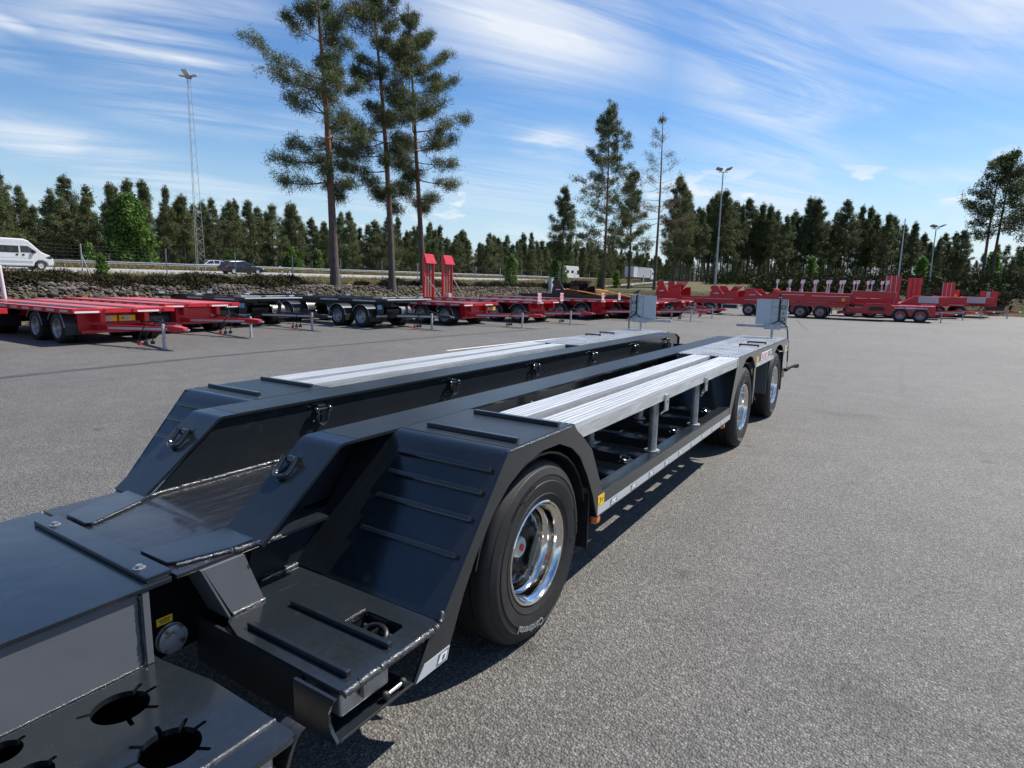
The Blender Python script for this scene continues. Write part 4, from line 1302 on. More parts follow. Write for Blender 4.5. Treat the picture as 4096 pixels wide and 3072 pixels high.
        # --- marker board on its post at the rear corner
        X = 9.84
        by0, by1 = 1.425, 1.865
        MB().cyl((X + 0.02, Y(1.62), 1.0), (X + 0.02, Y(1.62), 1.20), 0.020, 12).build('board_post', 'galvanised_dull', T, True)
        MB().box(X - 0.012, X + 0.020, *sorted((Y(1.395), Y(2.135))), 1.196, 1.238).build('board_rail', 'galvanised_dull', T, bevel=0.003)
        MB().box(X - 0.022, X - 0.013, *sorted((Y(1.50), Y(1.735))), 1.175, 1.252).build('rail_clamp', 'galvanised_dull', T, bevel=0.003)
        o = MB().box(X, X + 0.012, *sorted((Y(by0), Y(by1))), 1.245, 1.622).build('marker_board', 'case_grey', T, bevel=0.002)
        b = MB()
        b.box(X - 0.022, X - 0.001, *sorted((Y(by0), Y(by0 + 0.015))), 1.245, 1.622)
        b.box(X - 0.022, X - 0.001, *sorted((Y(by0), Y(by0 + 0.22))), 1.612, 1.624)
        b.build('board_rim', 'galvanised_dull', o)
        b = MB()
        b.box(X - 0.010, X - 0.001, *sorted((Y(1.640), Y(1.655))), 1.25, 1.61)
        for zz in (1.40, 1.50):
            b.box(X - 0.008, X - 0.001, *sorted((Y(1.555), Y(1.638))), zz, zz + 0.014)
        b.build('board_frame', 'galvanised_dull', o)
        MB().box(X - 0.006, X - 0.001, *sorted((Y(1.443), Y(1.525))), 1.25, 1.61).build('lamp_strip', 'galvanised', o)
        for zz in (1.330, 1.505):
            MB().lathe([(0.031, -0.007), (0.031, -0.014), (0.022, -0.016), (0.021, -0.007)], (X, Y(1.484), zz), 'x', 24).build('lamp_ring', 'plug_black', o, True)
            MB().lathe([(0.0, -0.010), (0.020, -0.008)], (X, Y(1.484), zz), 'x', 20).build('lamp_lens', 'case_grey', o)
        MB().cyl((X - 0.009, Y(1.484), 1.418), (X - 0.006, Y(1.484), 1.418), 0.010, 10).build('screw_hole', 'print_black', o)
        MB().tube([(X - 0.018, Y(1.535), 1.62), (X - 0.020, Y(1.537), 1.50), (X - 0.018, Y(1.535), 1.36), (X - 0.020, Y(1.54), 1.30)], 0.013, 8).build('wiring_loom', 'plug_black', o, True)
        MB().tube([(X - 0.02, Y(1.62), 1.262), (X - 0.024, Y(1.575), 1.285), (X - 0.022, Y(1.54), 1.305), (X - 0.022, Y(1.50), 1.29), (X - 0.02, Y(1.45), 1.265)], 0.008, 8).build('wiring_loom', 'plug_black', o, True)
        MB().cyl((X + 0.004, Y(1.545), 1.6235), (X + 0.004, Y(1.545), 1.70), 0.016, 12).build('beacon_stem', 'plug_black', o, True)
        MB().cyl((X + 0.004, Y(1.545), 1.64), (X + 0.004, Y(1.545), 1.655), 0.019, 12).build('beacon_band', 'galvanised', o, True)
        pts = [(X - 0.02, Y(1.46), 1.27), (X - 0.01, Y(1.425), 1.24), (X + 0.02, Y(1.405), 1.15), (X + 0.06, Y(1.395), 1.0), (X + 0.07, Y(1.385), 0.85), (X + 0.07, Y(1.380), 0.70)]
        MB().tube(pts, 0.010, 8).build('cable', 'plug_black', T, True)
        MB().tube([(X + 0.07, Y(1.380), 0.70), (X + 0.08, Y(1.378), 0.55)], 0.004, 6).build('cable', 'plug_black', T, True)
        MB().box(9.975, 10.03, *sorted((Y(1.387), Y(1.403))), 0.862, 0.93).build('rear_lamp', 'orange_lens', T)
        MB().box(9.78, 9.92, *sorted((Y(1.387), Y(1.3895))), 0.918, 0.99).build('rating_plate', 'blue_label', T)
        MB().box(9.80, 10.25, *sorted((Y(1.45), Y(1.56))), 0.42, 0.58).build('rear_coupling', 'black_paint', T, bevel=0.02)
        MB().tube([(10.10, Y(1.42), 0.55), (10.22, Y(1.36), 0.60), (10.34, Y(1.30), 0.61)], [0.03, 0.024, 0.045], 10).build('coupling_lever', 'black_paint', T, True)
    # ---------------- parts that are not mirrored
    # neck floor between the beams and neck flanges
    neck = [(1.104, 2.105), (1.80, 2.105), (1.805, 2.120), (1.805, 2.29), (9.5, 2.29), (9.5, 3.01), (1.805, 3.01), (1.805, 3.19), (1.104, 3.19)]
    MB().prism(neck, 'z', 0.700, 0.716).build('neck_plate', 'scuffed_sheen_paint', T, bevel=0.002)
    pr = [(1.118, 2.380), (1.122, 2.200), (1.150, 2.180), (1.335, 2.130), (1.500, 2.128), (1.46, 2.27), (1.44, 2.335), (1.385, 2.320), (1.30, 2.345)]
    pl_ = [(1.127, 3.020), (1.127, 2.845), (1.145, 2.828), (1.405, 2.945), (1.49, 2.985), (1.485, 3.15), (1.32, 3.09), (1.25, 3.075)]
    MB().prism(pr, 'z', 0.7165, 0.731).build('neck_pad', 'dark_paint', T, bevel=0.003)
    MB().prism(pl_, 'z', 0.7165, 0.731).build('neck_pad', 'dark_paint', T, bevel=0.003)
    MB().box(1.01, 1.100, 2.125, 3.03, 0.7165, 0.736).build('cover_bar', 'dark_paint', T, bevel=0.003)
    for x, y in ((1.041, 2.905), (1.036, 2.222)):
        o = MB().lathe([(0.0, 0.7365), (0.021, 0.7365), (0.021, 0.740), (0.012, 0.741)], (x, y, 0), 'z', 20).build('bolt_washer', 'galvanised', T, True)
        b = MB().cyl((x, y, 0.7405), (x, y, 0.750), 0.0115, 6)
        b.build('bolt_head', 'galvanised', o)
    weld(T, (1.50, 2.995, 0.722), (2.6, 2.995, 0.722), 0.010, 0.007, 11)
    weld(T, (1.30, 2.970, 0.722), (1.50, 2.985, 0.724), 0.008, 0.007, 12)
    weld(T, (1.32, 2.116, 0.722), (1.53, 2.080, 0.722), 0.011, 0.007, 13)
    weld(T, (1.14, 2.170, 0.722), (1.33, 2.118, 0.722), 0.008, 0.007, 14)
    weld(T, (1.15, 2.835, 0.722), (1.40, 2.94, 0.722), 0.007, 0.007, 15)
    # front unit: top plate, web, perforated outrigger plate
    MB().prism([(-0.9, 2.105), (1.085, 2.105), (1.092, 2.115), (1.092, 3.19), (-0.9, 3.19)], 'z', 0.698, 0.715).build('front_top_plate', 'dark_paint', T, bevel=0.002)
    MB().box(-0.9, 0.975, 2.118, 2.130, 0.426, 0.697).build('front_web', 'grey_paint', T)
    MB().box(0.984, 1.008, 2.108, 2.160, 0.426, 0.697).build('web_stiffener', 'grey_paint', T, bevel=0.002)
    weld(T, (0.979, 2.116, 0.69), (0.979, 2.116, 0.432), 0.008, 0.012, 21, 'dark_paint')
    weld(T, (-0.2, 2.116, 0.427), (0.98, 2.116, 0.427), 0.0045, 0.010, 22)
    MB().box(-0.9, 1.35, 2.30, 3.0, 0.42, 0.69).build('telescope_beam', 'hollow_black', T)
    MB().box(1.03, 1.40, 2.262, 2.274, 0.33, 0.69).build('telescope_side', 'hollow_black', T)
    o = MB().lathe([(0.0, -0.030), (0.050, -0.030), (0.056, -0.026), (0.056, -0.016), (0.052, -0.014), (0.052, -0.008), (0.058, -0.006), (0.058, 0.0)], (1.145, 2.262, 0.398), 'y', 36).build('pin_cap', 'rusty_steel', T, True)
    o = MB().box(1.098, 1.158, 2.2592, 2.2612, 0.462, 0.492).build('yellow_label', 'yellow_label', T)
    b = MB().box(1.106, 1.150, 2.2586, 2.2590, 0.480, 0.484)
    for k in range(5):
        b.box(1.112 + 0.007 * k, 1.116 + 0.007 * k, 2.2586, 2.2590, 0.469, 0.476)
    b.build('label_print', 'print_black', o)
    def flower(cx, cy, r, sl, angs, w=0.010):
        ring = []
        n = 72
        for k in range(n):
            a = 2 * math.pi * k / n
            hit = None
            for g in angs:
                dd = (a - rad(g) + math.pi) % (2 * math.pi) - math.pi
                if abs(dd) < math.pi / n * 1.01 * 2:
                    hit = (rad(g), dd)
            ring.append((a, hit))
        pts = []
        done = set()
        for a, hit in ring:
            if hit:
                g = hit[0]
                if g in done:
                    continue
                done.add(g)
                ca, sa = math.cos(g), math.sin(g)
                for rr, ww in ((r, -w), (r + sl, -w), (r + sl + w * 0.6, 0), (r + sl, w), (r, w)):
                    pts.append((cx + rr * ca - ww * sa, cy + rr * sa + ww * ca))
            else:
                pts.append((cx + r * math.cos(a), cy + r * math.sin(a)))
        return pts
    holes = [flower(0.826, 1.963, 0.081, 0.033, (35, 5, -55, -100, 150), 0.007),
             flower(0.821, 1.667, 0.083, 0.034, (40, 8, 80, 125, -60, 168, -130), 0.007),
             flower(0.544, 2.041, 0.051, 0.016, (20,), 0.007),
             flower(0.559, 1.876, 0.051, 0.016, (20,), 0.007),
             flower(0.292, 1.963, 0.081, 0.033, (35, 5, -55, 150), 0.007), flower(0.292, 1.672, 0.081, 0.033, (35, 5, -55, 150), 0.007)]
    outer = [(-0.9, 1.405), (1.035, 1.405), (1.052, 1.412), (1.058, 1.43), (1.064, 1.85), (1.030, 2.10), (1.03, 2.26), (-0.9, 2.26)]
    plate(outer, holes, 0.404, 0.424, 'outrigger_plate', 'dark_paint', T)
    weld(T, (0.3, 1.510, 0.425), (1.056, 1.510, 0.425), 0.008, 0.009, 31)
    MB().box(-0.9, 1.02, 1.43, 2.25, 0.300, 0.312).build('hole_dark_sheet', 'hollow_black', T)  # black sheet added below the plate so its holes look dark inside
    MB().box(-0.9, 1.02, 1.50, 1.512, 0.313, 0.403).build('outrigger_web', 'black_paint', T)
    MB().cyl((0.96, 1.45, 0.08), (0.96, 1.45, 0.403), 0.035, 16).build('jack_tube', 'galvanised', T, True)
    arc = [(1.02 + 0.09 * (1 - math.sin(a)), 0.40 - 0.30 * (1 - math.cos(a))) for a in [math.pi / 2 * k / 8 for k in range(9)]]
    MB().prism(arc + [(x - 0.014, z) for x, z in arc[::-1]], 'y', 1.43, 1.52).build('skid_shoe', 'black_paint', T, True)
    # front unit carried by its own axle out of view; legs reach the ground
    MB().box(-0.85, -0.65, 1.50, 3.80, 0.0, 0.36).build('front_support', 'black_paint', T)
    # cross beams
    for x in (2.0, 3.2, 4.8, 6.4, 8.0, 9.4):
        MB().box(x, x + 0.12, 2.31, 2.99, 0.47, 0.698).build('cross_beam', 'black_paint', T)
    MB().box(9.42, 9.50, 2.33, 2.97, 0.72, 0.90).build('end_plate', 'dark_paint', T)
    # shackles on the inner side of the far beam
    for k, x in enumerate((2.513, 3.838, 5.141, 6.483, 7.804, 9.123)):
        y = 2.9965
        o = MB().box(x - 0.030, x + 0.030, y - 0.030, y - 0.002, 0.975, 1.012).build('shackle', 'dark_paint', T, bevel=0.006)
        MB().cyl((x - 0.058, y - 0.034, 0.985), (x + 0.058, y - 0.034, 0.985), 0.0085, 10).build('shackle_bolt', 'gloss_black', o, True)
        for s in (-1, 1):
            MB().lathe([(0.0, -0.014), (0.015, -0.014), (0.019, -0.006), (0.019, 0.006), (0.015, 0.014), (0.0, 0.014)], (x + s * 0.050, y - 0.034, 0.985), 'x', 12).build('shackle_ear', 'gloss_black', o, True)
        tilt = 0.02 * (k % 3 - 1)
        bow = [(x - 0.036, y - 0.034, 0.985), (x - 0.040, y - 0.036, 0.955)] + [(x + tilt * 0.5 + 0.038 * math.cos(a), y - 0.040, 0.930 + 0.038 * math.sin(a)) for a in [math.pi + math.pi * j / 10 for j in range(11)]] + [(x + 0.040, y - 0.036, 0.955), (x + 0.036, y - 0.034, 0.985)]
        MB().tube(bow, 0.009, 8).build('shackle_bow', 'gloss_black', o, True)
dark_trailer()
# ------------------------------------------------------------------ parked trailers
PK = {}
def parked_meshes():
    R = 0.40
    prof = [(0.245, 0.02), (0.27, 0.0), (0.33, -0.006), (0.375, 0.012), (0.396, 0.04), (0.40, 0.08), (0.40, 0.24), (0.39, 0.27), (0.33, 0.285), (0.33, 0.32), (0.39, 0.335), (0.40, 0.36), (0.40, 0.53), (0.385, 0.57), (0.30, 0.585), (0.245, 0.57)]
    PK['tyre'] = MB().lathe([(r, h) for r, h in prof], (0, 0, 0), 'x', 40, flat=-0.392).mesh('tyre', 'tyre_rubber', True, 28)
    rim = [(0.246, 0.022), (0.25, 0.008), (0.242, 0.004), (0.228, 0.02), (0.215, 0.05), (0.205, 0.10), (0.17, 0.125), (0.10, 0.115), (0.085, 0.075), (0.0, 0.07)]
    PK['rim'] = MB().lathe(rim, (0, 0, 0), 'x', 36).mesh('wheel', 'galvanised', True, 28)
    PK['hub_red'] = MB().lathe([(0.0, 0.0), (0.055, 0.0), (0.07, 0.03), (0.075, 0.09), (0.12, 0.112)], (0, 0, 0), 'x', 20).mesh('hub', 'red_plastic', True, 30)
    PK['hub_grey'] = MB().lathe([(0.0, 0.03), (0.055, 0.03), (0.07, 0.05), (0.075, 0.09), (0.12, 0.112)], (0, 0, 0), 'x', 20).mesh('hub', 'galvanised_dull', True, 30)
    arc = []
    for k in range(13):
        a = rad(4 + 150 * k / 12)
        arc.append((-0.47 * math.cos(a), 0.40 + 0.47 * math.sin(a)))
    arc2 = [(y * 0.965, 0.40 + (z - 0.40) * 0.965) for y, z in arc[::-1]]
    arc = [(y, z) for y, z in arc]
    PK['guard'] = MB().prism(arc + arc2, 'x', -0.01, 0.60).mesh('mudguard', 'plastic_guard', True, 30)
    PK['flap'] = MB().prism([(-0.478, 0.24), (-0.466, 0.24), (-0.455, 0.46), (-0.467, 0.46)], 'x', -0.005, 0.595).mesh('mud_flap', 'rubber_flap')
    PK['guard_edge'] = MB().tube([(-0.012, y * 1.004, 0.40 + (z - 0.40) * 1.004) for y, z in arc], 0.010, 6).mesh('guard_trim', 'galvanised', True)
    b = MB()
    b.box(-0.20, 0.20, -0.03, 0.05, 0, 0.15)
    PK['chock'] = b.mesh('wheel_chock', 'yellow_plastic')
parked_meshes()

def pk_axle(T, y, red_hub, guard=True, flap=True, hw=1.25):
    for s in (-1, 1):
        o = link('wheel', PK['rim'], None, T)
        o.location = (s * hw, y, 0.392)
        o.rotation_euler = (0, 0, 0 if s < 0 else math.pi)
        link('tyre', PK['tyre'], None, o)
        link('hub', PK['hub_red' if red_hub else 'hub_grey'], None, o)
        if guard:
            g = link('mudguard', PK['guard'], None, T)
            g.location = (-hw if s < 0 else hw - 0.585, y, 0)
            link('guard_trim', PK['guard_edge'], None, g)
            if flap:
                link('mud_flap', PK['flap'], None, g)
    MB().cyl((-0.7, y, 0.392), (0.7, y, 0.392), 0.07, 10).build('axle', 'black_paint', T, True)

def pk_drawbar(T, L, mat, jx=-0.15, hoses=True, wide=0.55, zb=0.42, tipz=0.50):
    # A-frame arms meeting at the towing eye
    for s in (-1, 1):
        MB().hexa([(s * wide - 0.05, 0.25, zb - 0.09), (s * wide + 0.05, 0.25, zb - 0.09), (s * wide + 0.05, 0.45, zb - 0.09), (s * wide - 0.05, 0.45, zb - 0.09),
                   (s * wide - 0.05, 0.25, zb + 0.07), (s * wide + 0.05, 0.25, zb + 0.07), (s * wide + 0.05, 0.45, zb + 0.07), (s * wide - 0.05, 0.45, zb + 0.07)]).build('drawbar_root', mat, T)
        o = MB().hexa([(s * 0.06 - 0.045, -L + 0.35, tipz - 0.06), (s * 0.06 + 0.045, -L + 0.35, tipz - 0.06), (s * wide + 0.045, 0.30, zb - 0.07), (s * wide - 0.045, 0.30, zb - 0.07),
                       (s * 0.06 - 0.045, -L + 0.35, tipz + 0.06), (s * 0.06 + 0.045, -L + 0.35, tipz + 0.06), (s * wide + 0.045, 0.30, zb + 0.07), (s * wide - 0.045, 0.30, zb + 0.07)]).build('drawbar_arm', mat, T)
        if s < 0:
            def P(t, z, d=0.0):
                return (-0.105 + (-wide + 0.06) * t - 0.006 - d, -L + 0.35 + (L - 0.05) * t, tipz + (zb - tipz) * t + z)
            MB().hexa([P(0.08, -0.03), P(0.08, -0.03, .004), P(0.86, -0.03, .004), P(0.86, -0.03), P(0.08, 0.03), P(0.08, 0.03, .004), P(0.86, 0.03, .004), P(0.86, 0.03)]).build('reflective_tape', 'reflective_tape', o)
    tipm = 'red_plastic' if mat == 'red_paint' else mat
    MB().hexa([(-0.07, -L + 0.02, tipz - 0.05), (0.07, -L + 0.02, tipz - 0.05), (0.11, -L + 0.40, tipz - 0.075), (-0.11, -L + 0.40, tipz - 0.075), (-0.07, -L + 0.02, tipz + 0.05), (0.07, -L + 0.02, tipz + 0.05), (0.11, -L + 0.40, tipz + 0.075), (-0.11, -L + 0.40, tipz + 0.075)]).build('drawbar_head', tipm, T, bevel=0.01)
    MB().tube([(0.045 * math.cos(a), -L - 0.04 + 0.06 * math.sin(a), tipz) for a in [2 * math.pi * k / 16 for k in range(16)]], 0.020, 8, closed=True).build('towing_eye', 'steel', T, True)
    j = MB().box(jx - 0.03, jx + 0.03, -L + 0.62, -L + 0.68, 0.02, tipz + 0.12).build('jack_leg', 'galvanised_dull', T, bevel=0.006)
    MB().cyl((jx, -L + 0.65, 0.0), (jx, -L + 0.65, 0.02), 0.06, 12).build('jack_foot', 'galvanised_dull', j)
    MB().tube([(jx - 0.03, -L + 0.6, 0.22), (jx - 0.10, -L + 0.55, 0.22), (jx - 0.10, -L + 0.55, 0.32)], 0.008, 6).build('jack_crank', 'galvanised_dull', j)
    if hoses:
        for k, (dx, dz) in enumerate(((-0.22, 0.10), (-0.06, 0.13), (0.10, 0.08))):
            pts = [(-0.05 + dx * 0.2, -L + 0.55, tipz + 0.10), (dx - 0.03, -L + 0.95, tipz + 0.22 - 0.05 * k), (dx - 0.12, -L + 1.25, tipz + 0.05), (dx - 0.16, -L + 1.42, 0.30), (dx - 0.16, -L + 1.46, 0.14)]
            h = MB().tube(pts, 0.014, 7).build('air_hose', 'plug_black', T, True)
            MB().box(dx - 0.20, dx - 0.12, -L + 1.42, -L + 1.50, 0.06, 0.145).build('hose_coupling', 'red_plastic' if k == 0 else 'plug_black', h, bevel=0.01)

def chocks(T, x, y, z, n=2):
    for k in range(n):
        o = link('wheel_chock', PK['chock'], None, T)
        o.location = (x + 0.46 * k, y, z)
        MB().box(-0.05, 0.05, -0.034, -0.031, 0.0, 0.15).build('chock_strap', 'galvanised_dull', o)
        MB().prism([(-0.16, 0.05), (-0.08, 0.05), (-0.08, 0.07), (-0.16, 0.07)], 'y', -0.0335, -0.031).build('chock_slot', 'print_black', o)
        MB().prism([(-0.16, 0.09), (-0.08, 0.09), (-0.08, 0.11), (-0.16, 0.11)], 'y', -0.0335, -0.031).build('chock_slot', 'print_black', o)

def stripe_board(T, x, y, z):
    o = MB().box(x - 0.16, x + 0.16, y - 0.012, y, z, z + 0.40).build('marker_board', 'tape_white', T)
    for k in range(4):
        a = z - 0.10 + 0.16 * k
        pts = [(x - 0.16, a), (x - 0.16, a + 0.08), (x + 0.16, a + 0.30), (x + 0.16, a + 0.22)]
        pts = [(px, min(max(pz, z), z + 0.40)) for px, pz in pts]
        if len(set(pts)) < 3:
            continue
        MB().prism(pts, 'y', y - 0.015, y - 0.0125).build('board_stripe', 'print_red', o)
    MB().box(x - 0.02, x + 0.02, y + 0.001, y + 0.03, z - 0.12, z + 0.2).build('board_bracket', 'galvanised_dull', T)

def flatbed(xc, yf, L, label, h=0.92, wheels=(1.05, 2.35), rear=(5.4, 6.7), db=2.4, box=True, chock=True, deckmat='red_deck', stripes=False, ramps=None, treads=((-1.05, -0.35), (0.35, 1.05)), jx=-0.15, redhub=False, group='red flatbed trailers parked in a row'):
    T = empty('flatbed_trailer', (xc, yf, 0))
    tag(T, label, 'trailer', group)
    MB().box(-1.23, 1.23, 0.075, L, h - 0.06, h).build('deck_plate', deckmat, T)
    # planks of the deck shown by narrow joints: runner strips
    for a, b in treads:
        MB().box(a, b, 0.35, L * 0.97, h + 0.0005, h + 0.012).build('tread_strip', 'black_paint', T)
    MB().box(-1.27, 1.27, 0.0, 0.073, h - 0.11, h + 0.012).build('front_beam', 'red_paint', T, bevel=0.008)
    MB().box(-1.275, 1.275, L + 0.002, L + 0.08, h - 0.13, h + 0.005).build('rear_beam', 'red_paint', T)
    for s in (-1, 1):
        o = MB().box(*sorted((s * 1.232, s * 1.275)), 0.076, L, h - 0.12, h + 0.006).build('side_rail', 'red_paint', T)
        for k in range(int(L / 0.75)):
            MB().box(*sorted((s * 1.2755, s * 1.279)), 0.25 + 0.75 * k, 0.70 + 0.75 * k, h - 0.085, h - 0.03).build('reflector', 'reflective_tape', o)
    for x in (-0.95, 0.55):
        MB().box(x - 0.28, x + 0.28, -0.006, -0.001, h - 0.10, h - 0.055).build('reflective_tape', 'tape_white', T)
    for x in (-0.55, 0.15, 0.95):
        MB().cyl((x, -0.012, h - 0.05), (x, -0.001, h - 0.05), 0.035, 12).build('lashing_socket', 'print_black', T)
    for s in (-1, 1):
        MB().box(s * 0.55 - 0.06, s * 0.55 + 0.06, 0.10, L - 0.05, h - 0.36, h - 0.062).build('chassis_beam', 'red_paint', T)
    for y in wheels + rear:
        pk_axle(T, y, redhub, flap=(y in (wheels[0], rear[0])), hw=1.24)
    if box:
        o = MB().box(-0.75, 0.55, 0.30, 0.62, 0.34, h - 0.14).build('tool_box', 'red_paint', T, bevel=0.01)
        MB().cyl((0.42, 0.27, 0.55), (0.42, 0.299, 0.55), 0.03, 10).build('box_latch', 'galvanised', o)
    else:
        MB().box(-0.95, 0.95, 0.55, 0.66, 0.30, h - 0.14).build('bulkhead', 'red_paint', T)
    MB().cyl((0.62, 0.55, 0.62), (1.15, 0.55, 0.62), 0.13, 16).build('air_tank', 'plastic_guard', T, True)
    if chock:
        chocks(T, -0.35 if not box else 0.72, 0.26, h - 0.34)
    MB().box(-0.98, 0.98, 0.28, 0.36, 0.28, 0.36).build('front_crossmember', 'red_paint', T)
    pk_drawbar(T, db, 'red_paint', jx)
    if stripes:
        for x in (-1.08, 1.08):
            stripe_board(T, x, -0.02, h - 0.02)
    if ramps:
        for s in (-1, 1):
            x = s * 0.77
            yb = L + 0.10
            o = MB().box(x - 0.40, x - 0.33, yb, yb + 0.14, h, ramps).build('loading_ramp', 'red_paint', T)
            MB().box(x + 0.33, x + 0.40, yb, yb + 0.14, h, ramps).build('ramp_side', 'red_paint', o)
            MB().box(x - 0.33, x + 0.33, yb + 0.06, yb + 0.09, h, ramps).build('ramp_back', 'wood_post', o)
            MB().hexa([(x - 0.395, yb - 0.16, ramps - 0.42), (x + 0.395, yb - 0.16, ramps - 0.42), (x + 0.395, yb + 0.14, ramps - 0.42), (x - 0.395, yb + 0.14, ramps - 0.42), (x - 0.35, yb + 0.05, ramps + 0.06), (x + 0.35, yb + 0.05, ramps + 0.06), (x + 0.35, yb + 0.13, ramps + 0.06), (x - 0.35, yb + 0.13, ramps + 0.06)]).build('ramp_toe', 'red_paint', o)
            b = MB()
            for dx in (-0.10, 0.10):
                b.box(x + dx - 0.02, x + dx + 0.02, yb + 0.03, yb + 0.055, h, ramps - 0.42)
            b.box(x - 0.33, x + 0.33, yb + 0.025, yb + 0.057, h + (ramps - h) * 0.55, h + (ramps - h) * 0.55 + 0.04)
            b.build('ramp_bars', 'red_paint', o)
            MB().cyl((x - 0.34 if s < 0 else x + 0.34, yb - 0.02, h + (ramps - h) * 0.5), (x + 0.25 if s < 0 else x + 0.62, yb - 0.55, h + 0.02), 0.022, 8).build('ramp_strut', 'galvanised', o)
        MB().box(0.05, 0.33, L - 0.5, L - 0.2, h + 0.001, h + 0.20).build('hydraulic_tank', 'galvanised_dull', T, bevel=0.01)
    return T

def container_chassis(xc, yf, L, label, h=1.08, front=(1.25, 2.6), rear=(5.6, 6.9), db=2.4, jx=-0.2):
    T = empty('container_chassis', (xc, yf, 0))
    tag(T, label, 'trailer', 'black container chassis parked in the row')
    for s in (-1, 1):
        MB().prism([(0.35, h - 0.30), (L, h - 0.30), (L + 0.1, h), (-0.1, h), (-0.1, h - 0.06), (0.25, h - 0.12)], 'x', s * 0.46 - 0.05, s * 0.46 + 0.05).build('chassis_beam', 'black_paint', T)
        o = MB().prism([(-0.15, h - 0.05), (0.35, h - 0.13), (L * 0.55, h - 0.13), (L * 0.6, h - 0.05), (L * 0.6, h + 0.0), (-0.15, h + 0.0)], 'x', *sorted((s * 1.16, s * 1.26))).build('side_frame', 'black_paint', T, bevel=0.006)
        MB().box(*sorted((s * 1.262, s * 1.268)), 0.4, 1.6, h - 0.10, h - 0.05).build('reflective_tape', 'reflective_tape', o)
        MB().box(*sorted((s * 1.262, s * 1.268)), 2.4, 3.4, h - 0.10, h - 0.05).build('reflective_tape', 'reflective_tape', o)
        for y in (0.15, L * 0.5, L - 0.3):
            t = MB().box(*sorted((s * 0.90, s * 1.15)), y, y + 0.16, h + 0.001, h + 0.07).build('twist_lock', 'galvanised', T, bevel=0.01)
            MB().tube([(s * 1.12, y + 0.08, h + 0.07), (s * 1.12, y + 0.08, h + 0.17), (s * 1.22, y + 0.08, h + 0.17)], 0.014, 6).build('lock_handle', 'galvanised', t)
    for y in (0.0, 1.9, 3.4, L * 0.6 - 0.15, L - 0.2):
        MB().box(-1.155, 1.155, y, y + 0.16, h - 0.10, h - 0.005).build('cross_beam', 'black_paint', T, bevel=0.006)
    MB().box(-0.40, 0.40, 0.18, L - 0.3, h - 0.16, h - 0.105).build('centre_plate', 'black_paint', T)
    MB().box(-1.24, 1.24, -0.20, -0.001, h - 0.045, h - 0.002).build('front_beam', 'lamp_grey', T, bevel=0.01)
    for x in (-0.6, 0.5):
        MB().box(x - 0.45, x + 0.45, 0.4, 0.75, h + 0.001, h + 0.05).build('lock_rail', 'galvanised', T, bevel=0.01)
    for y in front + rear:
        pk_axle(T, y, False, flap=True, hw=1.20)
    MB().box(-0.95, -0.62, 0.62, 0.67, 0.45, 0.85).build('front_frame', 'black_paint', T)
    MB().box(-0.94, -0.72, 0.612, 0.617, 0.70, 0.86).build('info_label', 'blue_label', T)
    MB().box(-0.60, 0.70, 0.62, 0.70, 0.78, 0.86).build('front_crossmember', 'black_paint', T)
    MB().box(-0.95, 0.75, 0.60, 0.68, 0.40, 0.46).build('front_crossmember', 'lamp_grey', T)
    MB().cyl((-0.3, 0.9, 0.62), (0.4, 0.9, 0.62), 0.15, 14).build('air_tank', 'black_paint', T, True)
    pk_drawbar(T, db, 'black_paint', jx, zb=0.46)
    return T

def cradle(T, y, zb, mat, x0, x1, ht=0.97, half=0.88):
    """saddle block with a rounded notch, cheeks on both sides"""
    out = [(-half, 0.0), (-half, ht * 0.10), (-half + 0.04, ht * 0.42), (-half + 0.12, ht * 0.60), (-half + 0.01, ht * 0.86), (-half + 0.10, ht), (-half * 0.42, ht), (-half * 0.30, ht * 0.72), (-half * 0.10, ht * 0.42), (0.02, ht * 0.30), (half * 0.30, ht * 0.42), (half * 0.62, ht * 0.60), (half * 0.97, ht * 0.62), (half, 0.10), (half, 0.0)]
    out = [(y - p, zb + q) for p, q in out]
    o = MB().prism(out, 'x', x0, x0 + 0.06).build('cradle', mat, T, bevel=0.008)
    MB().prism(out, 'x', x1 - 0.06, x1).build('cradle_cheek', mat, o)
    arc = []
    for k in range(11):
        t = k / 10
        arc.append((y - (-0.02 + half * 0.62 * t), zb + ht * (0.29 + 0.72 * t ** 1.9)))
    # dished saddle plate standing up behind the notch
    b = MB()
    nx = 7
    pts = []
    for a_, (py, pz) in enumerate(arc):
        t = a_ / 10
        w = (x1 - x0) * 0.5 * (0.55 + 0.43 * math.sqrt(t))
        for i in range(nx):
            f = -1 + 2 * i / (nx - 1)
            pts.append(((x0 + x1) / 2 + w * f, py - 0.10 * f * f * t, pz))
    fs = [(r_ * nx + i, r_ * nx + i + 1, (r_ + 1) * nx + i + 1, (r_ + 1) * nx + i) for r_ in range(10) for i in range(nx - 1)]
    b.add(pts, fs)
    n_ = len(pts)
    b.add([(p[0], p[1] - 0.025, p[2] - 0.02) for p in pts], [f[::-1] for f in fs])
    b.build('saddle_plate', mat, o, True)
    MB().box(x0 + 0.07, x1 - 0.07, y - 0.03, y + 0.03, zb, zb + ht * 0.28).build('saddle_rib', mat, o)
    MB().prism([(y + half * 0.75, zb + ht * 0.30), (y + half * 0.35, zb + ht * 0.30), (y + half * 0.30, zb + ht * 0.36), (y + half * 0.62, zb + ht * 0.36)], 'x', x0 - 0.006, x0 - 0.001).build('cradle_stripe', 'tape_white', o)

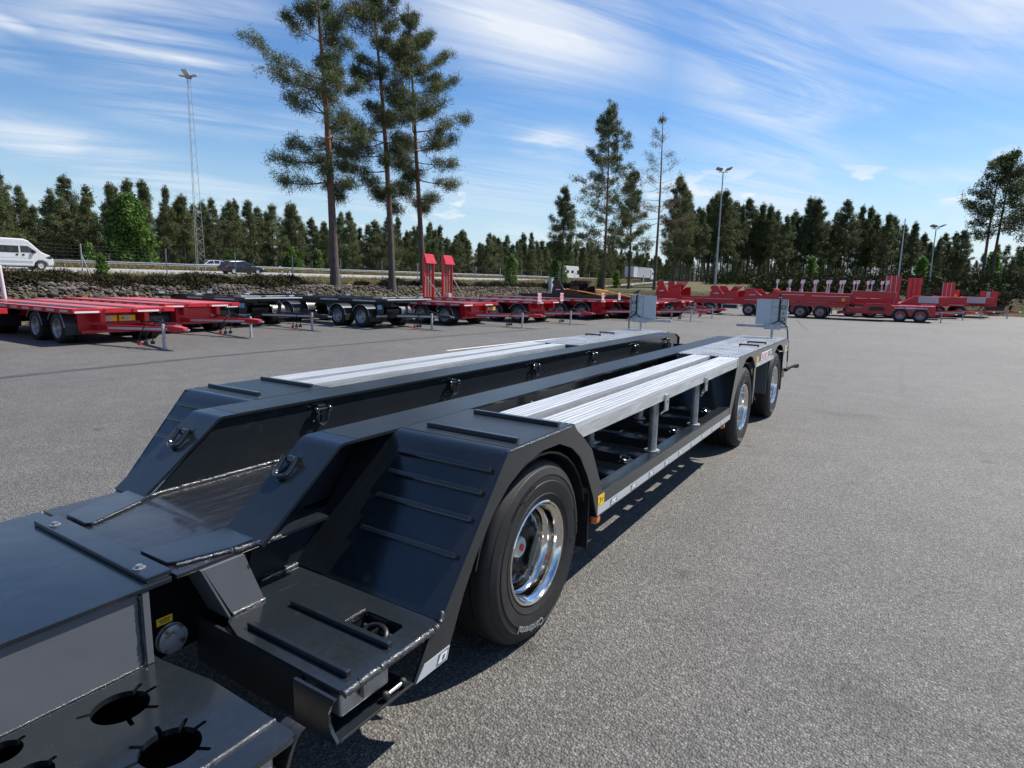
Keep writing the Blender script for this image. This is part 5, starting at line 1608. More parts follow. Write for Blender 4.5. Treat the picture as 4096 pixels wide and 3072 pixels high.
def parked_row():
    flatbed(4.75, 18.2, 7.2, 'red flatbed trailer with dark deck cut by the frame at the end of the row', db=2.6, box=True, chock=False, treads=((-1.2, 1.2),), jx=0.0)
    flatbed(8.32, 17.36, 7.8, 'red flatbed trailer with two yellow wheel chocks above its drawbar, second in the row', h=0.92, box=False, chock=True, jx=-0.2, db=2.75, treads=((-0.95, -0.55), (0.1, 0.4)))
    flatbed(11.45, 19.0, 6.6, 'red flatbed trailer with a red tool box, set back next to the black chassis', h=0.94, box=True, chock=False, db=2.9, jx=0.1, treads=((-0.6, -0.2),))
    container_chassis(14.65, 19.9, 5.9, 'black container chassis set back between red tool-box flatbed and the other black chassis', db=3.1)
    container_chassis(17.95, 16.2, 8.6, 'black container chassis with two chrome-rimmed wheels showing, drawn forward of its neighbour', h=1.10, front=(1.25, 2.55), db=2.2, jx=-0.35)
    flatbed(21.5, 15.15, 7.5, 'red flatbed trailer with tool box and yellow chocks beside the forward black chassis', h=0.92, box=True, chock=True, db=3.0, jx=-0.5)
    flatbed(25.45, 14.0, 6.6, 'red flatbed trailer with two tall red ramps standing upright at its rear', h=1.0, box=False, chock=False, stripes=True, ramps=3.12, db=2.2, jx=-0.9)
    flatbed(30.2, 13.0, 7.5, 'red flatbed trailer with red wheel hubs and striped marker boards behind the ramp trailer', h=1.03, wheels=(1.1, 2.4), box=False, chock=False, stripes=True, db=2.6, redhub=True)
    # black trailer with cradle and orange straps
    T = empty('cradle_trailer', (34.2, 12.6, 0))
    tag(T, 'black trailer with one black cradle lashed by orange straps', 'trailer')
    for s in (-1, 1):
        MB().box(s * 0.5 - 0.07, s * 0.5 + 0.07, 0.0, 8.0, 0.80, 1.12).build('chassis_beam', 'black_paint', T)
        MB().box(*sorted((s * 1.15, s * 1.24)), 0.0, 7.8, 1.05, 1.20).build('side_frame', 'black_paint', T)
    for y in (0.1, 2.5, 5.0, 7.6):
        MB().box(-1.149, 1.149, y, y + 0.15, 1.06, 1.18).build('cross_beam', 'black_paint', T)
    for y in (1.2, 5.6, 6.9):
        pk_axle(T, y, True, hw=1.22)
    cradle(T, 4.6, 1.205, 'black_paint', -1.2, 1.2, 0.82, 0.90)
    for y0, y1 in ((4.5, 1.9), (2.6, 0.4)):
        MB().tube([(-1.22, y0, 1.52), (-1.24, (y0 + y1) / 2, 1.36), (-1.26, y1, 1.16)], 0.035, 4).build('lashing_strap', 'strap_orange', T)
        MB().tube([(-1.20, y0 - 0.05, 1.52), (-0.6, y0 - 0.5, 1.46)], 0.03, 4).build('lashing_strap', 'strap_orange', T)
    MB().box(-0.9, 0.9, 0.6, 1.5, 1.201, 1.30).build('timber_block', 'wood_post', T)
    pk_drawbar(T, 2.3, 'black_paint')
    flatbed(32.9, 8.9 + 2.2, 1.5 + 5.5, 'red flatbed trailer standing behind the grey marker board of the dark trailer', h=0.98, box=False, chock=False, db=2.5, jx=-0.9)
    flatbed(37.2, 11.0, 7.0, 'red flatbed trailer with yellow chocks right of the grey marker board', h=0.98, wheels=(0.95, 2.2), box=False, chock=True, db=2.3, jx=-0.6)
    flatbed(40.7, 13.2, 6.5, 'red flatbed trailer parked behind the drawbar of the yellow-chock trailer', h=0.98, box=False, chock=False, db=2.3)
    # long red cradle trailer
    T = empty('cradle_trailer', (43.85, 8.0, 0))
    tag(T, 'long red trailer carrying three red saddle cradles, its wheels under chrome-edged guards', 'trailer')
    for s in (-1, 1):
        MB().prism([(-1.6, 0.95), (-1.6, 1.16), (7.2, 1.16), (7.2, 0.72), (0.5, 0.72)], 'x', *sorted((s * 1.10, s * 1.24))).build('chassis_beam', 'red_paint', T, bevel=0.008)
        MB().box(*sorted((s * 1.242, s * 1.246)), -1.2, 0.9, 1.03, 1.06).build('reflective_tape', 'reflective_tape', T)
        MB().box(*sorted((s * 1.242, s * 1.246)), 1.6, 5.0, 1.03, 1.06).build('reflective_tape', 'reflective_tape', T)
    for y in (-1.5, 0.4, 2.2, 4.2, 6.8):
        MB().box(-1.099, 1.099, y, y + 0.14, 0.95, 1.10).build('cross_beam', 'red_paint', T)
    for y in (0.58, 3.15, 4.55, 5.9):
        pk_axle(T, y, True, hw=1.26)
    o = MB().box(-1.20, -0.8, 1.25, 2.35, 0.42, 0.71).build('equipment_frame', 'lamp_grey', T, bevel=0.01)
    MB().box(-1.206, -1.201, 1.35, 2.25, 0.46, 0.67).build('frame_panel', 'print_black', o)
    cradle(T, 6.05, 1.165, 'red_paint', -1.24, 1.24, 0.98, 0.90)
    cradle(T, 2.25, 1.165, 'red_paint', -1.24, 1.24, 0.74, 0.92)
    cradle(T, -0.15, 1.165, 'red_paint', -1.24, 1.24, 0.60, 1.10)
    MB().box(-0.3, 0.3, 7.2, 8.6, 0.8, 1.0).build('drawbar_arm', 'red_paint', T)
    # long red low loader with high main beam
    T = empty('beam_trailer', (43.9, 3.0, 0))
    tag(T, 'red low-loader with high main beam, two wheels and yellow label, in front of cradle trailer', 'trailer')
    MB().prism([(-0.3, 1.05), (4.2, 1.02), (4.2, 1.64), (-0.3, 1.56)], 'x', -1.22, 1.22).build('main_beam', 'red_paint', T, bevel=0.01)
    MB().box(-1.228, -1.222, -0.2, 1.9, 1.38, 1.405).build('reflective_tape', 'tape_white', T)
    MB().box(-1.228, -1.222, 2.3, 4.1, 1.42, 1.445).build('reflective_tape', 'tape_white', T)
    MB().box(-1.229, -1.223, 0.03, 0.2, 1.10, 1.28).build('yellow_label', 'yellow_label', T)
    MB().prism([(-2.6, 1.30), (-0.32, 1.36), (-0.32, 1.74), (-0.6, 1.76), (-2.6, 1.72)], 'x', -1.20, 1.20).build('neck_block', 'red_paint', T, bevel=0.01)
    MB().box(-1.24, 1.24, -0.05, 4.4, 0.72, 0.93).build('lower_frame', 'red_paint', T, bevel=0.01)
    for y in (1.34, 2.47):
        pk_axle(T, y, True, hw=1.27)
    pts = [(-4.6, 0.35), (-0.1, 0.45), (-0.1, 0.72), (-0.9, 0.76), (-1.0, 0.98), (-2.2, 1.02), (-2.5, 0.92), (-4.6, 0.95)]
    MB().prism(pts, 'x', -1.15, 1.15).build('gooseneck', 'red_paint', T, bevel=0.01)
    MB().prism([(-1.25, 0.60), (-1.35, 0.84), (-2.0, 0.86), (-2.15, 0.62)], 'x', -1.158, -1.151).build('neck_opening', 'print_black', T)
    MB().box(-1.158, -1.151, -4.2, -2.6, 0.78, 0.85).build('reflective_tape', 'tape_white', T)
    for y in (-3.9, -2.9):
        pk_axle(T, y, False, hw=1.20)
    pk_drawbar(T, 5.6, 'red_paint', hoses=False)
    # galvanised stanchions on the trailer behind
    T = empty('stanchion_trailer', (49.3, 1.0, 0))
    tag(T, 'red trailer carrying rows of pale galvanised stanchions with square heads', 'trailer')
    MB().box(-1.2, 1.2, -0.4, 7.6, 0.9, 1.25).build('deck_plate', 'red_paint', T)
    for y in (0.8, 2.1, 5.6, 6.9):
        pk_axle(T, y, True, hw=1.22)
    rng = random.Random(3)
    for k in range(9):
        for s in (-1, 1):
            y = 0.15 + 0.85 * k + (0.25 if s > 0 else 0)
            tl = 0.10 if s < 0 else 0.0
            o = MB().hexa([(s * 1.05 - 0.04, y - 0.04, 1.251), (s * 1.05 + 0.04, y - 0.04, 1.251), (s * 1.05 + 0.04, y + 0.04, 1.251), (s * 1.05 - 0.04, y + 0.04, 1.251), (s * 1.05 - 0.035, y - 0.04 - tl, 2.22), (s * 1.05 + 0.035, y - 0.04 - tl, 2.22), (s * 1.05 + 0.035, y + 0.035 - tl, 2.22), (s * 1.05 - 0.035, y + 0.035 - tl, 2.22)]).build('stanchion', 'lamp_grey', T)
            MB().hexa([(s * 1.05 - 0.12, y - 0.10 - tl, 2.22), (s * 1.05 - 0.09, y - 0.10 - tl, 2.22), (s * 1.05 - 0.09, y + 0.09 - tl, 2.22), (s * 1.05 - 0.12, y + 0.09 - tl, 2.22), (s * 1.05 - 0.10, y - 0.14 - tl, 2.46), (s * 1.05 - 0.07, y - 0.14 - tl, 2.46), (s * 1.05 - 0.07, y + 0.06 - tl, 2.46), (s * 1.05 - 0.10, y + 0.06 - tl, 2.46)]).build('stanchion_head', 'tape_white', o)
            MB().box(s * 1.05 - 0.13, s * 1.05 + 0.13, y - 0.10, y + 0.10, 1.252, 1.86 if k % 2 else 1.80).build('stanchion_clamp', 'galvanised_dull', o, bevel=0.02)
    pk_drawbar(T, 2.5, 'red_paint')
    # low loaders at the far end with triple ramps folded upright
    def ramp_loader(xc, yf, L, label, ramp_y, rz, ramp_w, panel, backs=1):
        T = empty('ramp_loader', (xc, yf, 0))
        tag(T, label, 'trailer', 'red low-loaders with folded ramps at the far end')
        MB().box(-1.25, 1.25, 0.0, L, 0.78, 0.98).build('deck_plate', 'red_paint', T, bevel=0.01)
        MB().prism([(-1.4, 1.00), (-1.4, 1.45), (0.4, 1.50), (1.2, 0.985), (0.0, 0.985)], 'x', -1.22, 1.22).build('gooseneck', 'red_paint', T, bevel=0.01)
        if panel:
            MB().box(-1.232, -1.222, -0.9, 0.2, 1.06, 1.46).build('side_panel', 'case_grey', T)
        for k in range(3):
            MB().box(-1.262, -1.252, 0.3 + 1.3 * k, 1.2 + 1.3 * k, 0.86, 0.90).build('reflective_tape', 'tape_white', T)
        for y in (0.5, 1.75, 3.0):
            pk_axle(T, y, False, guard=False, hw=1.2)
        for x in (-0.75, 0.75)[:1 + backs]:
            for k in range(3):
                a = ramp_y + ramp_w * (k / 3)
                o = MB().box(x - 0.30, x - 0.22, a, a + ramp_w / 3 - 0.05, 0.985, rz).build('loading_ramp', 'red_paint', T)
                MB().box(x - 0.32, x - 0.20, a + ramp_w / 3 - 0.049, a + ramp_w / 3 - 0.001, 0.985, rz).build('ramp_edge', 'lamp_grey' if panel else 'black_paint', o)
        pk_drawbar(T, 3.0, 'red_paint', hoses=False)
        return T
    ramp_loader(49.6, -1.0, 5.0, 'red low-loader with grey-edged triple ramps upright and a pale side panel', 1.28, 2.80, 0.86, True, 0)
    ramp_loader(52.9, -2.2, 5.2, 'red low-loader with dark-edged triple ramps upright', 1.25, 2.72, 0.86, False, 0)
    ramp_loader(56.2, -4.0, 5.2, 'red low-loader at the end of the row with yellow chocks on its frame', 0.95, 2.48, 0.75, True, 0)
    T = empty('ramp_loader', (58.6, -4.9, 0))
    tag(T, 'red trailer end with grey and red folded flaps beside the earth bank', 'trailer')
    MB().box(-1.2, 1.2, -0.9, 5.0, 0.80, 0.98).build('deck_plate', 'red_paint', T)
    MB().box(-1.21, -1.0, -0.9, -0.5, 0.985, 1.92).build('folded_flap', 'red_paint', T)
    MB().box(-1.21, -1.0, -0.45, -0.2, 0.985, 1.90).build('folded_flap', 'lamp_grey', T)
    MB().box(-1.21, -1.0, -0.15, 0.15, 0.985, 1.94).build('folded_flap', 'red_paint', T)
    MB().box(-1.22, -1.15, 0.3, 1.1, 1.0, 1.45).build('side_panel', 'case_grey', T)
    for y in (1.5, 2.8):
        pk_axle(T, y, False, guard=False, hw=1.2)
    MB().box(-1.3, -1.15, 1.55, 1.72, 1.40, 1.68).build('wheel_chock', 'yellow_plastic', T, bevel=0.03)
    MB().box(-1.3, -1.15, 2.0, 2.17, 1.40, 1.68).build('wheel_chock', 'yellow_plastic', T, bevel=0.03)
    MB().box(-1.15, -1.05, 1.4, 2.3, 0.985, 1.95).build('headboard', 'red_paint', T)
parked_row()

# ------------------------------------------------------------------ vehicles on the motorway
def road_wheel(T, x, y, r, w=0.22, rimr=0.62):
    o = MB().lathe([(r * rimr, 0.0), (r * 0.8, -0.012), (r * 0.95, 0.0), (r, 0.03), (r, w - 0.03), (r * 0.95, w), (r * rimr, w)], (x, y, r), 'y', 28).build('wheel', 'tyre_rubber', T, True)
    MB().lathe([(0.0, 0.025), (r * 0.18, 0.02), (r * 0.25, 0.04), (r * 0.55, 0.035), (r * rimr, 0.005)], (x, y, r), 'y', 24).build('rim', 'car_silver', o, True)
def car(name, label, x, y, z, mat, L=4.75, H=1.46, heading=1, cat='car'):
    T = empty(name, (x, y, z), 0 if heading > 0 else math.pi)
    tag(T, label, cat)
    k = L / 4.75
    body = [(-2.36, 0.30), (-2.37, 0.62), (-2.30, 0.92), (-1.9, 0.95), (1.05, 0.90), (1.75, 0.80), (2.20, 0.66), (2.36, 0.52), (2.36, 0.28), (1.95, 0.22), (1.86, 0.48), (1.62, 0.66), (1.38, 0.66), (1.14, 0.48), (1.05, 0.20), (-1.05, 0.20), (-1.14, 0.48), (-1.38, 0.66), (-1.62, 0.66), (-1.86, 0.48), (-1.95, 0.24)]
    MB().prism([(a * k, b) for a, b in body], 'y', -0.90, 0.90).build('body', mat, T, bevel=0.05)
    MB().box(-1.9 * k, 1.9 * k, -0.72, 0.72, 0.16, 0.30).build('underbody', 'print_black', T)
    def sec(px, pz, hw):
        return [(px * k, -hw, pz), (px * k, hw, pz)]
    cab = [(-2.24, 0.93, 0.84), (-1.92, 1.36, 0.66), (-1.2, H - 0.02, 0.62), (-0.2, H, 0.62), (0.35, 1.38, 0.63), (1.28, 0.90, 0.80)]
    b = MB()
    top = [p for a in cab for p in sec(*a)]
    n = len(cab)
    b.add(top, [(2 * i, 2 * i + 2, 2 * i + 3, 2 * i + 1) for i in range(n - 1)] + [tuple(2 * i for i in range(n)), tuple(2 * i + 1 for i in range(n - 1, -1, -1)), (0, 1, 2 * n - 1, 2 * n - 2)])
    b.build('cabin', mat, T, bevel=0.03)
    for s in (-1, 1):
        def side(px, pz):
            t = (pz - 0.93) / (H - 0.93)
            return (px * k, s * (0.83 - 0.20 * t) + s * 0.006, pz)
        for poly in ([(-1.98, 1.0), (-1.72, 1.32), (-1.28, 1.38), (-1.18, 1.0)], [(-1.08, 1.0), (-1.16, 1.38), (-0.35, 1.40), (-0.28, 1.0)], [(-0.18, 1.0), (-0.22, 1.40), (0.25, 1.36), (0.98, 0.98)]):
            MB().add([side(*p) for p in poly], [tuple(range(len(poly)))]).build('side_window', 'glass', T)
    MB().add([(1.24 * k, -0.72, 0.94), (1.24 * k, 0.72, 0.94), (0.42 * k, 0.58, 1.37), (0.42 * k, -0.58, 1.37)], [(0, 1, 2, 3)]).build('windscreen', 'glass', T)
    MB().add([(-2.215 * k, -0.74, 1.0), (-2.215 * k, 0.74, 1.0), (-1.97 * k, 0.60, 1.33), (-1.97 * k, -0.60, 1.33)], [(0, 1, 2, 3)]).build('rear_window', 'glass', T)
    for s in (-1, 1):
        MB().box(-2.385 * k, -2.25 * k, *sorted((s * 0.60, s * 0.905)), 0.72, 0.90).build('tail_lamp', 'red_plastic', T, bevel=0.02)
        MB().box(2.14 * k, 2.30 * k, *sorted((s * 0.55, s * 0.90)), 0.58, 0.70).build('headlamp', 'lens', T, bevel=0.02)
        MB().cyl((-1.7 * k, s * 0.58, H + 0.02), (0.1 * k, s * 0.58, H + 0.02), 0.02, 6).build('roof_rail', 'car_silver', T)
        for wx in (-1.5, 1.5):
            road_wheel(T, wx * k, -0.88 if s < 0 else 0.66, 0.33)
    return T
def vehicles():
    def zr(x, y=64.3):
        return zt(x, y) + 0.014
    # white camper van, heading along the road
    T = empty('camper_van', (21.7, 64.4, zr(22) + 0.016))
    tag(T, 'white high-roofed camper van with dark windows passing on the motorway', 'van')
    body = [(-3.0, 0.35), (-3.02, 1.2), (-2.95, 2.45), (-2.75, 2.58), (0.9, 2.56), (1.25, 2.42), (2.15, 1.50), (2.78, 1.22), (2.98, 0.95), (3.0, 0.42), (2.55, 0.30), (2.45, 0.62), (2.2, 0.78), (1.85, 0.78), (1.6, 0.62), (1.5, 0.28), (-1.35, 0.28), (-1.45, 0.62), (-1.7, 0.78), (-2.05, 0.78), (-2.3, 0.62), (-2.4, 0.32)]
    MB().prism(body, 'y', -1.0, 1.0).build('body', 'white_paint', T, bevel=0.09)
    MB().box(-2.7, 0.9, -0.9, 0.9, 2.57, 2.62).build('roof_rack', 'print_black', T)
    MB().box(-2.6, 2.4, -0.85, 0.85, 0.20, 0.40).build('underbody', 'print_black', T)
    for s in (-1, 1):
        MB().prism([(-2.8, 1.38), (-2.8, 1.95), (0.50, 1.95), (0.50, 1.38)], 'y', *sorted((s * 1.001, s * 1.006))).build('window_band', 'car_black', T)
        for x0, x1 in ((-2.5, -1.6), (-0.75, 0.10)):
            MB().box(x0, x1, *sorted((s * 1.007, s * 1.03)), 1.45, 1.90).build('side_window', 'glass', T, bevel=0.01)
        MB().prism([(0.62, 1.42), (0.62, 1.97), (1.15, 1.97), (1.78, 1.50), (1.70, 1.42)], 'y', *sorted((s * 1.001, s * 1.008))).build('door_window', 'glass', T)
        MB().box(-3.0, 1.45, *sorted((s * 1.001, s * 1.012)), 0.55, 0.72).build('side_strip', 'truck_grey', T)
        MB().box(-3.0, 1.40, *sorted((s * 1.001, s * 1.004)), 0.92, 0.97).build('side_strip', 'lamp_grey', T)
        for x in (0.28, 0.72):
            MB().box(x, x + 0.16, *sorted((s * 1.001, s * 1.03)), 1.16, 1.30).build('door_handle', 'print_black', T)
        MB().box(1.45, 1.60, *sorted((s * 1.02, s * 1.18)), 1.35, 1.65).build('wing_mirror', 'print_black', T, bevel=0.02)
        for wx in (-1.9, 2.02):
            road_wheel(T, wx, -1.0 if s < 0 else 0.76, 0.37)
        MB().prism([(2.35, 1.02), (2.75, 1.22), (2.9, 1.0), (2.7, 0.92)], 'y', *sorted((s * 0.93, s * 1.006))).build('headlamp', 'glass', T)
    MB().add([(1.30, -0.86, 2.40), (1.30, 0.86, 2.40), (2.17, 0.90, 1.52), (2.17, -0.90, 1.52)], [(0, 1, 2, 3)]).build('windscreen', 'glass', T).location = (0.03, 0, 0.03)
    car('estate_car', 'black estate car with silver roof rails driving on the near carriageway', 43.45, 64.2, zr(43) + 0.016, 'car_black')
    car('hatchback_car', 'silver car half hidden behind the crash barrier on the far carriageway', 47.6, 77.2, zr(48, 77) + 0.016, 'car_silver', 4.3, 1.42, -1)
    # motorhome
    T = empty('motorhome', (124.5, 64.2, zr(124) + 0.016))
    tag(T, 'white motorhome with an overhanging cab alcove seen behind saplings', 'motorhome')
    MB().prism([(-3.6, 0.45), (-3.6, 3.0), (2.6, 3.05), (3.1, 2.85), (3.15, 2.25), (2.2, 2.05), (2.2, 0.45)], 'y', -1.12, 1.12).build('body', 'white_paint', T, bevel=0.08)
    MB().prism([(2.201, 0.45), (2.201, 2.0), (2.9, 1.45), (3.6, 1.15), (3.75, 0.45)], 'y', -1.0, 1.0).build('cab', 'white_paint', T, bevel=0.05)
    for s in (-1, 1):
        for x0 in (-2.9, -0.6):
            MB().box(x0, x0 + 1.1, *sorted((s * 1.121, s * 1.135)), 1.5, 2.1).build('side_window', 'glass', T)
        MB().prism([(2.25, 1.15), (2.25, 1.85), (2.85, 1.38), (2.9, 1.15)], 'y', *sorted((s * 1.001, s * 1.008))).build('door_window', 'glass', T)
        for wx in (-1.9, 3.0):
            road_wheel(T, wx, -1.05 if s < 0 else 0.8, 0.36)
    # lorries
    def lorry(x, y, label, boxmat, cabmat, heading, L=13.2, extra=None):
        T = empty('articulated_lorry', (x, y, zr(x, y) + 0.016), 0 if heading > 0 else math.pi)
        tag(T, label, 'lorry', 'lorries on the motorway')
        MB().box(-L, 0.0, -1.27, 1.27, 1.15, 3.95).build('semitrailer', boxmat, T, bevel=0.04)
        MB().box(-L, 0.8, -0.9, 0.9, 0.75, 1.10).build('chassis', 'print_black', T)
        MB().prism([(0.85, 0.5), (0.85, 3.6), (1.6, 3.85), (2.7, 3.2), (3.05, 1.9), (3.1, 0.45)], 'y', -1.25, 1.25).build('cab', cabmat, T, bevel=0.08)
        MB().add([(2.76, -1.1, 3.12), (2.76, 1.1, 3.12), (3.08, 1.12, 2.0), (3.08, -1.12, 2.0)], [(0, 1, 2, 3)]).build('windscreen', 'glass', T)
        for s in (-1, 1):
            MB().box(1.6, 2.5, *sorted((s * 1.251, s * 1.258)), 2.0, 2.8).build('door_window', 'glass', T)
            for wx in (-L + 1.2, -L + 2.5, -L + 3.8, -0.1, 2.1):
                road_wheel(T, wx, -1.25 if s < 0 else 0.95, 0.5, 0.30)
            if extra:
                extra(T, s)
        return T
    def panel_break(T, s):
        MB().box(-10.2, -10.05, *sorted((s * 1.271, s * 1.28)), 1.2, 3.9).build('side_seam', 'truck_grey', T)
        MB().box(-13.0, -10.3, *sorted((s * 1.271, s * 1.276)), 1.25, 3.85).build('side_curtain', 'white_paint', T)
    lorry(173.5, 64.0, 'lorry with a grey curtain-sided semitrailer beyond the pines', 'truck_grey', 'white_paint', 1, extra=panel_break)
    def red_mark(T, s):
        MB().cyl((-10.5, s * 1.271, 2.9), (-10.5, s * 1.276, 2.9), 0.55, 16).build('side_emblem', 'print_red', T)
        MB().prism([(0.9, 0.5), (0.9, 2.4), (1.5, 1.6), (2.2, 0.5)], 'y', *sorted((s * 1.2585, s * 1.262))).build('cab_flame', 'print_red', T)
        MB().box(-5.5, -3.4, *sorted((s * 1.271, s * 1.275)), 2.7, 3.0).build('side_lettering', 'print_red', T)
    lorry(240, 77.4, 'lorry with dark red-flamed cab and white box trailer seen between pine trunks', 'white_paint', 'truck_blue', -1, extra=red_mark)
    lorry(284, 77.4, 'lorry with plain white box trailer seen between pine trunks', 'white_paint', 'print_red', -1)
    lorry(346, 77.4, 'lorry with dark blue trailer far along the motorway', 'truck_blue', 'truck_blue', -1)
vehicles()

# ------------------------------------------------------------------ roadside furniture
def furniture():
    def zr(x):
        return zt(x, 72.4)
    # crash barrier
    T = empty('crash_barrier', (60, 72.4, zr(60)), 0, True)
    tag(T, 'long galvanised crash barrier along the motorway', 'crash barrier')
    x = -60.0
    while x < 330:
        x1 = x + 24
        b = MB()
        prof = [(72.36, 0.46), (72.30, 0.50), (72.30, 0.56), (72.36, 0.60), (72.36, 0.64), (72.30, 0.68), (72.30, 0.74), (72.36, 0.78), (72.38, 0.78), (72.38, 0.46)]
        n = len(prof)
        b.add([(x, p[0], p[1] + zr(x)) for p in prof] + [(x1 - 0.02, p[0], p[1] + zr(x1)) for p in prof], [(i, (i + 1) % n, n + (i + 1) % n, n + i) for i in range(n)])
        b.build('rail_section', 'galvanised', T)
        x = x1
    for k in range(80):
        x = -58 + 4.0 * k
        MB().box(x, x + 0.06, 72.385, 72.49, zr(x) - 0.2, zr(x) + 0.75).build('rail_post', 'galvanised_dull', T)
    # wire fence on the bank
    T = empty('wire_fence', (30, 30.0, 1.45), 0, True)
    tag(T, 'wire mesh fence on grey steel posts along the crest of the stone bank', 'fence')
    px = [12.72 + 3.62 * k for k in range(-3, 15)]
    for x in px:
        MB().cyl((x, 30.0, 1.2), (x, 30.0, 3.08), 0.028, 8).build('fence_post', 'galvanised_dull', T, True)
    MB().tube([(px[3] + 0.35, 29.9, 1.3), (px[3] + 0.02, 30.0, 2.6)], 0.025, 7).build('fence_brace', 'galvanised_dull', T, True)
    for k in range(11):
        z = 1.55 + 0.145 * k
        MB().tube([(a, 30.0 - 0.03, z + (0.01 if i % 2 else 0)) for i, a in enumerate(px)], 0.0018, 4).build('fence_wire', 'fence_wire', T)
    b = MB()
    x = px[0]
    while x < px[-1]:
        b.box(x - 0.001, x + 0.001, 29.967, 29.969, 1.55, 3.0)
        x += 0.30
    o = b.build('mesh_wires', 'fence_wire', T)
    o['kind'] = 'stuff'
    # delineator posts
    for k, (x, y, z0) in enumerate(((44.3, 58.2, 0), (46.1, 59.2, 0), (49.5, 56.0, 0), (66.5, 37.3, 0), (100.5, 37.5, 0))):
        T = empty('delineator_post', (x, y, zt(x, y)))
        tag(T, 'white delineator post with black band on the grass beside the motorway' if k < 3 else 'white delineator post beside the narrow side road', 'post', 'delineator posts')
        h = 1.05 if k < 3 else 1.25
        MB().hexa([(-0.06, -0.05, -0.1), (0.06, -0.05, -0.1), (0.06, 0.05, -0.1), (-0.06, 0.05, -0.1), (-0.055, -0.045, h), (0.055, -0.045, h), (0.055, 0.045, h - 0.05), (-0.055, 0.045, h - 0.05)]).build('post_body', 'white_paint', T)
        MB().box(-0.064, 0.064, -0.054, 0.054, h - 0.32, h - 0.14).build('post_band', 'print_black', T)
    T = empty('cable_cabinet', (50.2, 27.6, 1.0))
    tag(T, 'small grey cable cabinet on the bank behind the red flatbeds', 'cabinet')
    MB().box(-0.22, 0.22, -0.15, 0.15, 0, 1.35).build('cabinet_body', 'lamp_grey', T, bevel=0.02)
    MB().box(-0.25, 0.25, -0.18, 0.18, 1.351, 1.40).build('cabinet_roof', 'lamp_grey', T)
    # white pole at the edge of the picture
    T = empty('signpost', (8.43, 25.4, 0))
    tag(T, 'plain white post rising behind the red flatbed at the edge of the picture', 'post')
    MB().cyl((0, 0, -0.3), (-0.12, 0, 2.0), 0.06, 14).build('post_body', 'white_paint', T, True)
    MB().lathe([(0.0, 2.03), (0.045, 2.02), (0.062, 1.99)], (-0.12, 0, 0), 'z', 14).build('post_cap', 'white_paint', T, True)
    def flood(x, y, H, label, r=0.13, heads=2, hw=0.55):
        T = empty('floodlight_post', (x, y, zt(x, y)))
        tag(T, label, 'lamp post')
        MB().tube([(0, 0, -0.3), (0, 0, H * 0.45), (0, 0, H * 0.451), (0, 0, H)], [r, r * 0.8, r * 0.65, r * 0.5], 14).build('pole', 'galvanised_dull', T, True)
        u = (0.533, -0.846)
        MB().cyl((-u[0] * hw, -u[1] * hw, H), (u[0] * hw, u[1] * hw, H), 0.05, 8).build('cross_arm', 'galvanised_dull', T)
        for k in range(heads):
            s = -1 + 2 * k / max(1, heads - 1)
            cx, cy = u[0] * hw * s, u[1] * hw * s
            b = MB()
            tl = 0.22 * (1 if k % 2 else 0.7)
            b.hexa([(cx - u[0] * .34, cy - u[1] * .34, H + 0.05 + (tl if s < 0 else 0)), (cx + u[0] * .34, cy + u[1] * .34, H + 0.05 + (tl if s > 0 else 0)), (cx + u[0] * .34 - 0.5, cy + u[1] * .34 - 0.3, H + 0.20 + (tl if s > 0 else 0)), (cx - u[0] * .34 - 0.5, cy - u[1] * .34 - 0.3, H + 0.20 + (tl if s < 0 else 0)),
                    (cx - u[0] * .34, cy - u[1] * .34, H + 0.19 + (tl if s < 0 else 0)), (cx + u[0] * .34, cy + u[1] * .34, H + 0.19 + (tl if s > 0 else 0)), (cx + u[0] * .34 - 0.5, cy + u[1] * .34 - 0.3, H + 0.32 + (tl if s > 0 else 0)), (cx - u[0] * .34 - 0.5, cy - u[1] * .34 - 0.3, H + 0.32 + (tl if s < 0 else 0))])
            h = b.build('floodlight', 'lamp_grey', T)
    flood(76.6, 19.5, 13.7, 'tall grey floodlight post with two lamps among the pines behind red cradle trailer')
    flood(95.1, -2.5, 7.5, 'shorter floodlight post with two flat lamps behind the far low-loaders', 0.11, 2, 0.5)
    T = empty('flag_pole', (95.4, 0.9, zt(95.4, 0.9)))
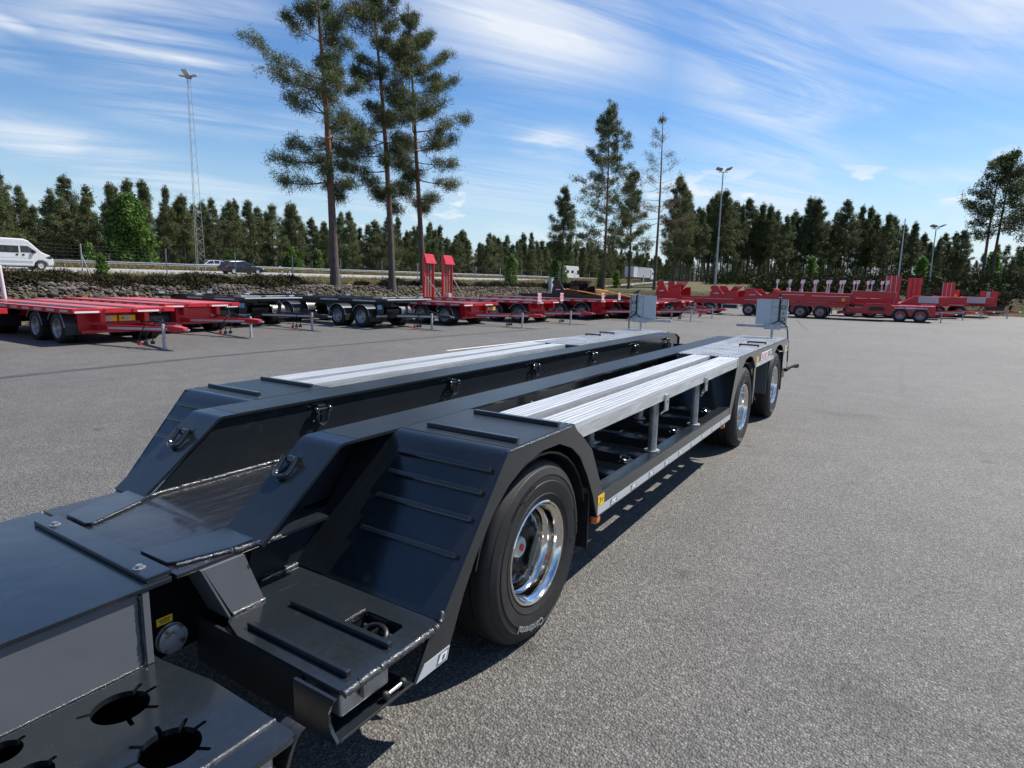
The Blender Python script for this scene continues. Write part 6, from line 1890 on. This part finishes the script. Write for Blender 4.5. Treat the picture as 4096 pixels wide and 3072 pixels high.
    tag(T, 'slim white flag pole rising behind the upright red ramps', 'pole')
    MB().cyl((0, 0, -0.2), (0, 0, 8.8), 0.10, 12, 0.05).build('pole', 'white_paint', T, True)
    MB().tube([(0, 0, 8.75), (0.05, 0.25, 8.3), (0.08, 0.75, 6.0)], 0.02, 5).build('halyard', 'lamp_grey', T)
    MB().lathe([(0.0, 8.93), (0.07, 8.87), (0.0, 8.80)], (0, 0, 0), 'z', 10).build('finial', 'lamp_grey', T, True)
    # lattice mast with three lamp panels
    x, y, H = 36.0, 60.0, 18.6
    T = empty('lattice_mast', (x, y, zt(x, y)))
    tag(T, 'slender galvanised lattice mast topped by three flat floodlights beside the motorway', 'mast')
    def leg(k, t):
        a = rad(100 + 120 * k)
        r = 0.52 * (1 - t) + 0.17 * t
        return (r * math.cos(a), r * math.sin(a), H * t)
    for k in range(3):
        MB().tube([leg(k, t / 6) for t in range(7)], 0.022, 6).build('mast_leg', 'galvanised_dull', T)
        b = MB()
        n = 30
        for i in range(n):
            t0, t1 = i / n, (i + 1) / n
            p, q = (leg(k, t0), leg((k + 1) % 3, t1)) if i % 2 else (leg((k + 1) % 3, t0), leg(k, t1))
            b.cyl(p, q, 0.008, 4)
        b.build('mast_bracing', 'galvanised_dull', T)
    MB().lathe([(0.0, H + 0.10), (0.30, H + 0.08), (0.30, H)], (0, 0, 0), 'z', 12).build('head_plate', 'galvanised_dull', T)
    u = Vector((0.846, 0.533, 0)); v = Vector((-0.533, 0.846, 0))
    for d, tilt in ((v, 0.10), (-v, 0.26), (-u, 0.75)):
        s = Vector((-d.y, d.x, 0))
        p = Vector((0, 0, H + 0.12))
        q = [p + d * 0.12 - s * 0.26, p + d * 0.12 + s * 0.26, p + d * 0.85 + s * 0.26 + Vector((0, 0, tilt * 0.5)), p + d * 0.85 - s * 0.26 + Vector((0, 0, tilt * 0.5))]
        MB().hexa([tuple(k) for k in q] + [tuple(k + Vector((0, 0, 0.06))) for k in q]).build('floodlight', 'case_grey', T)
furniture()
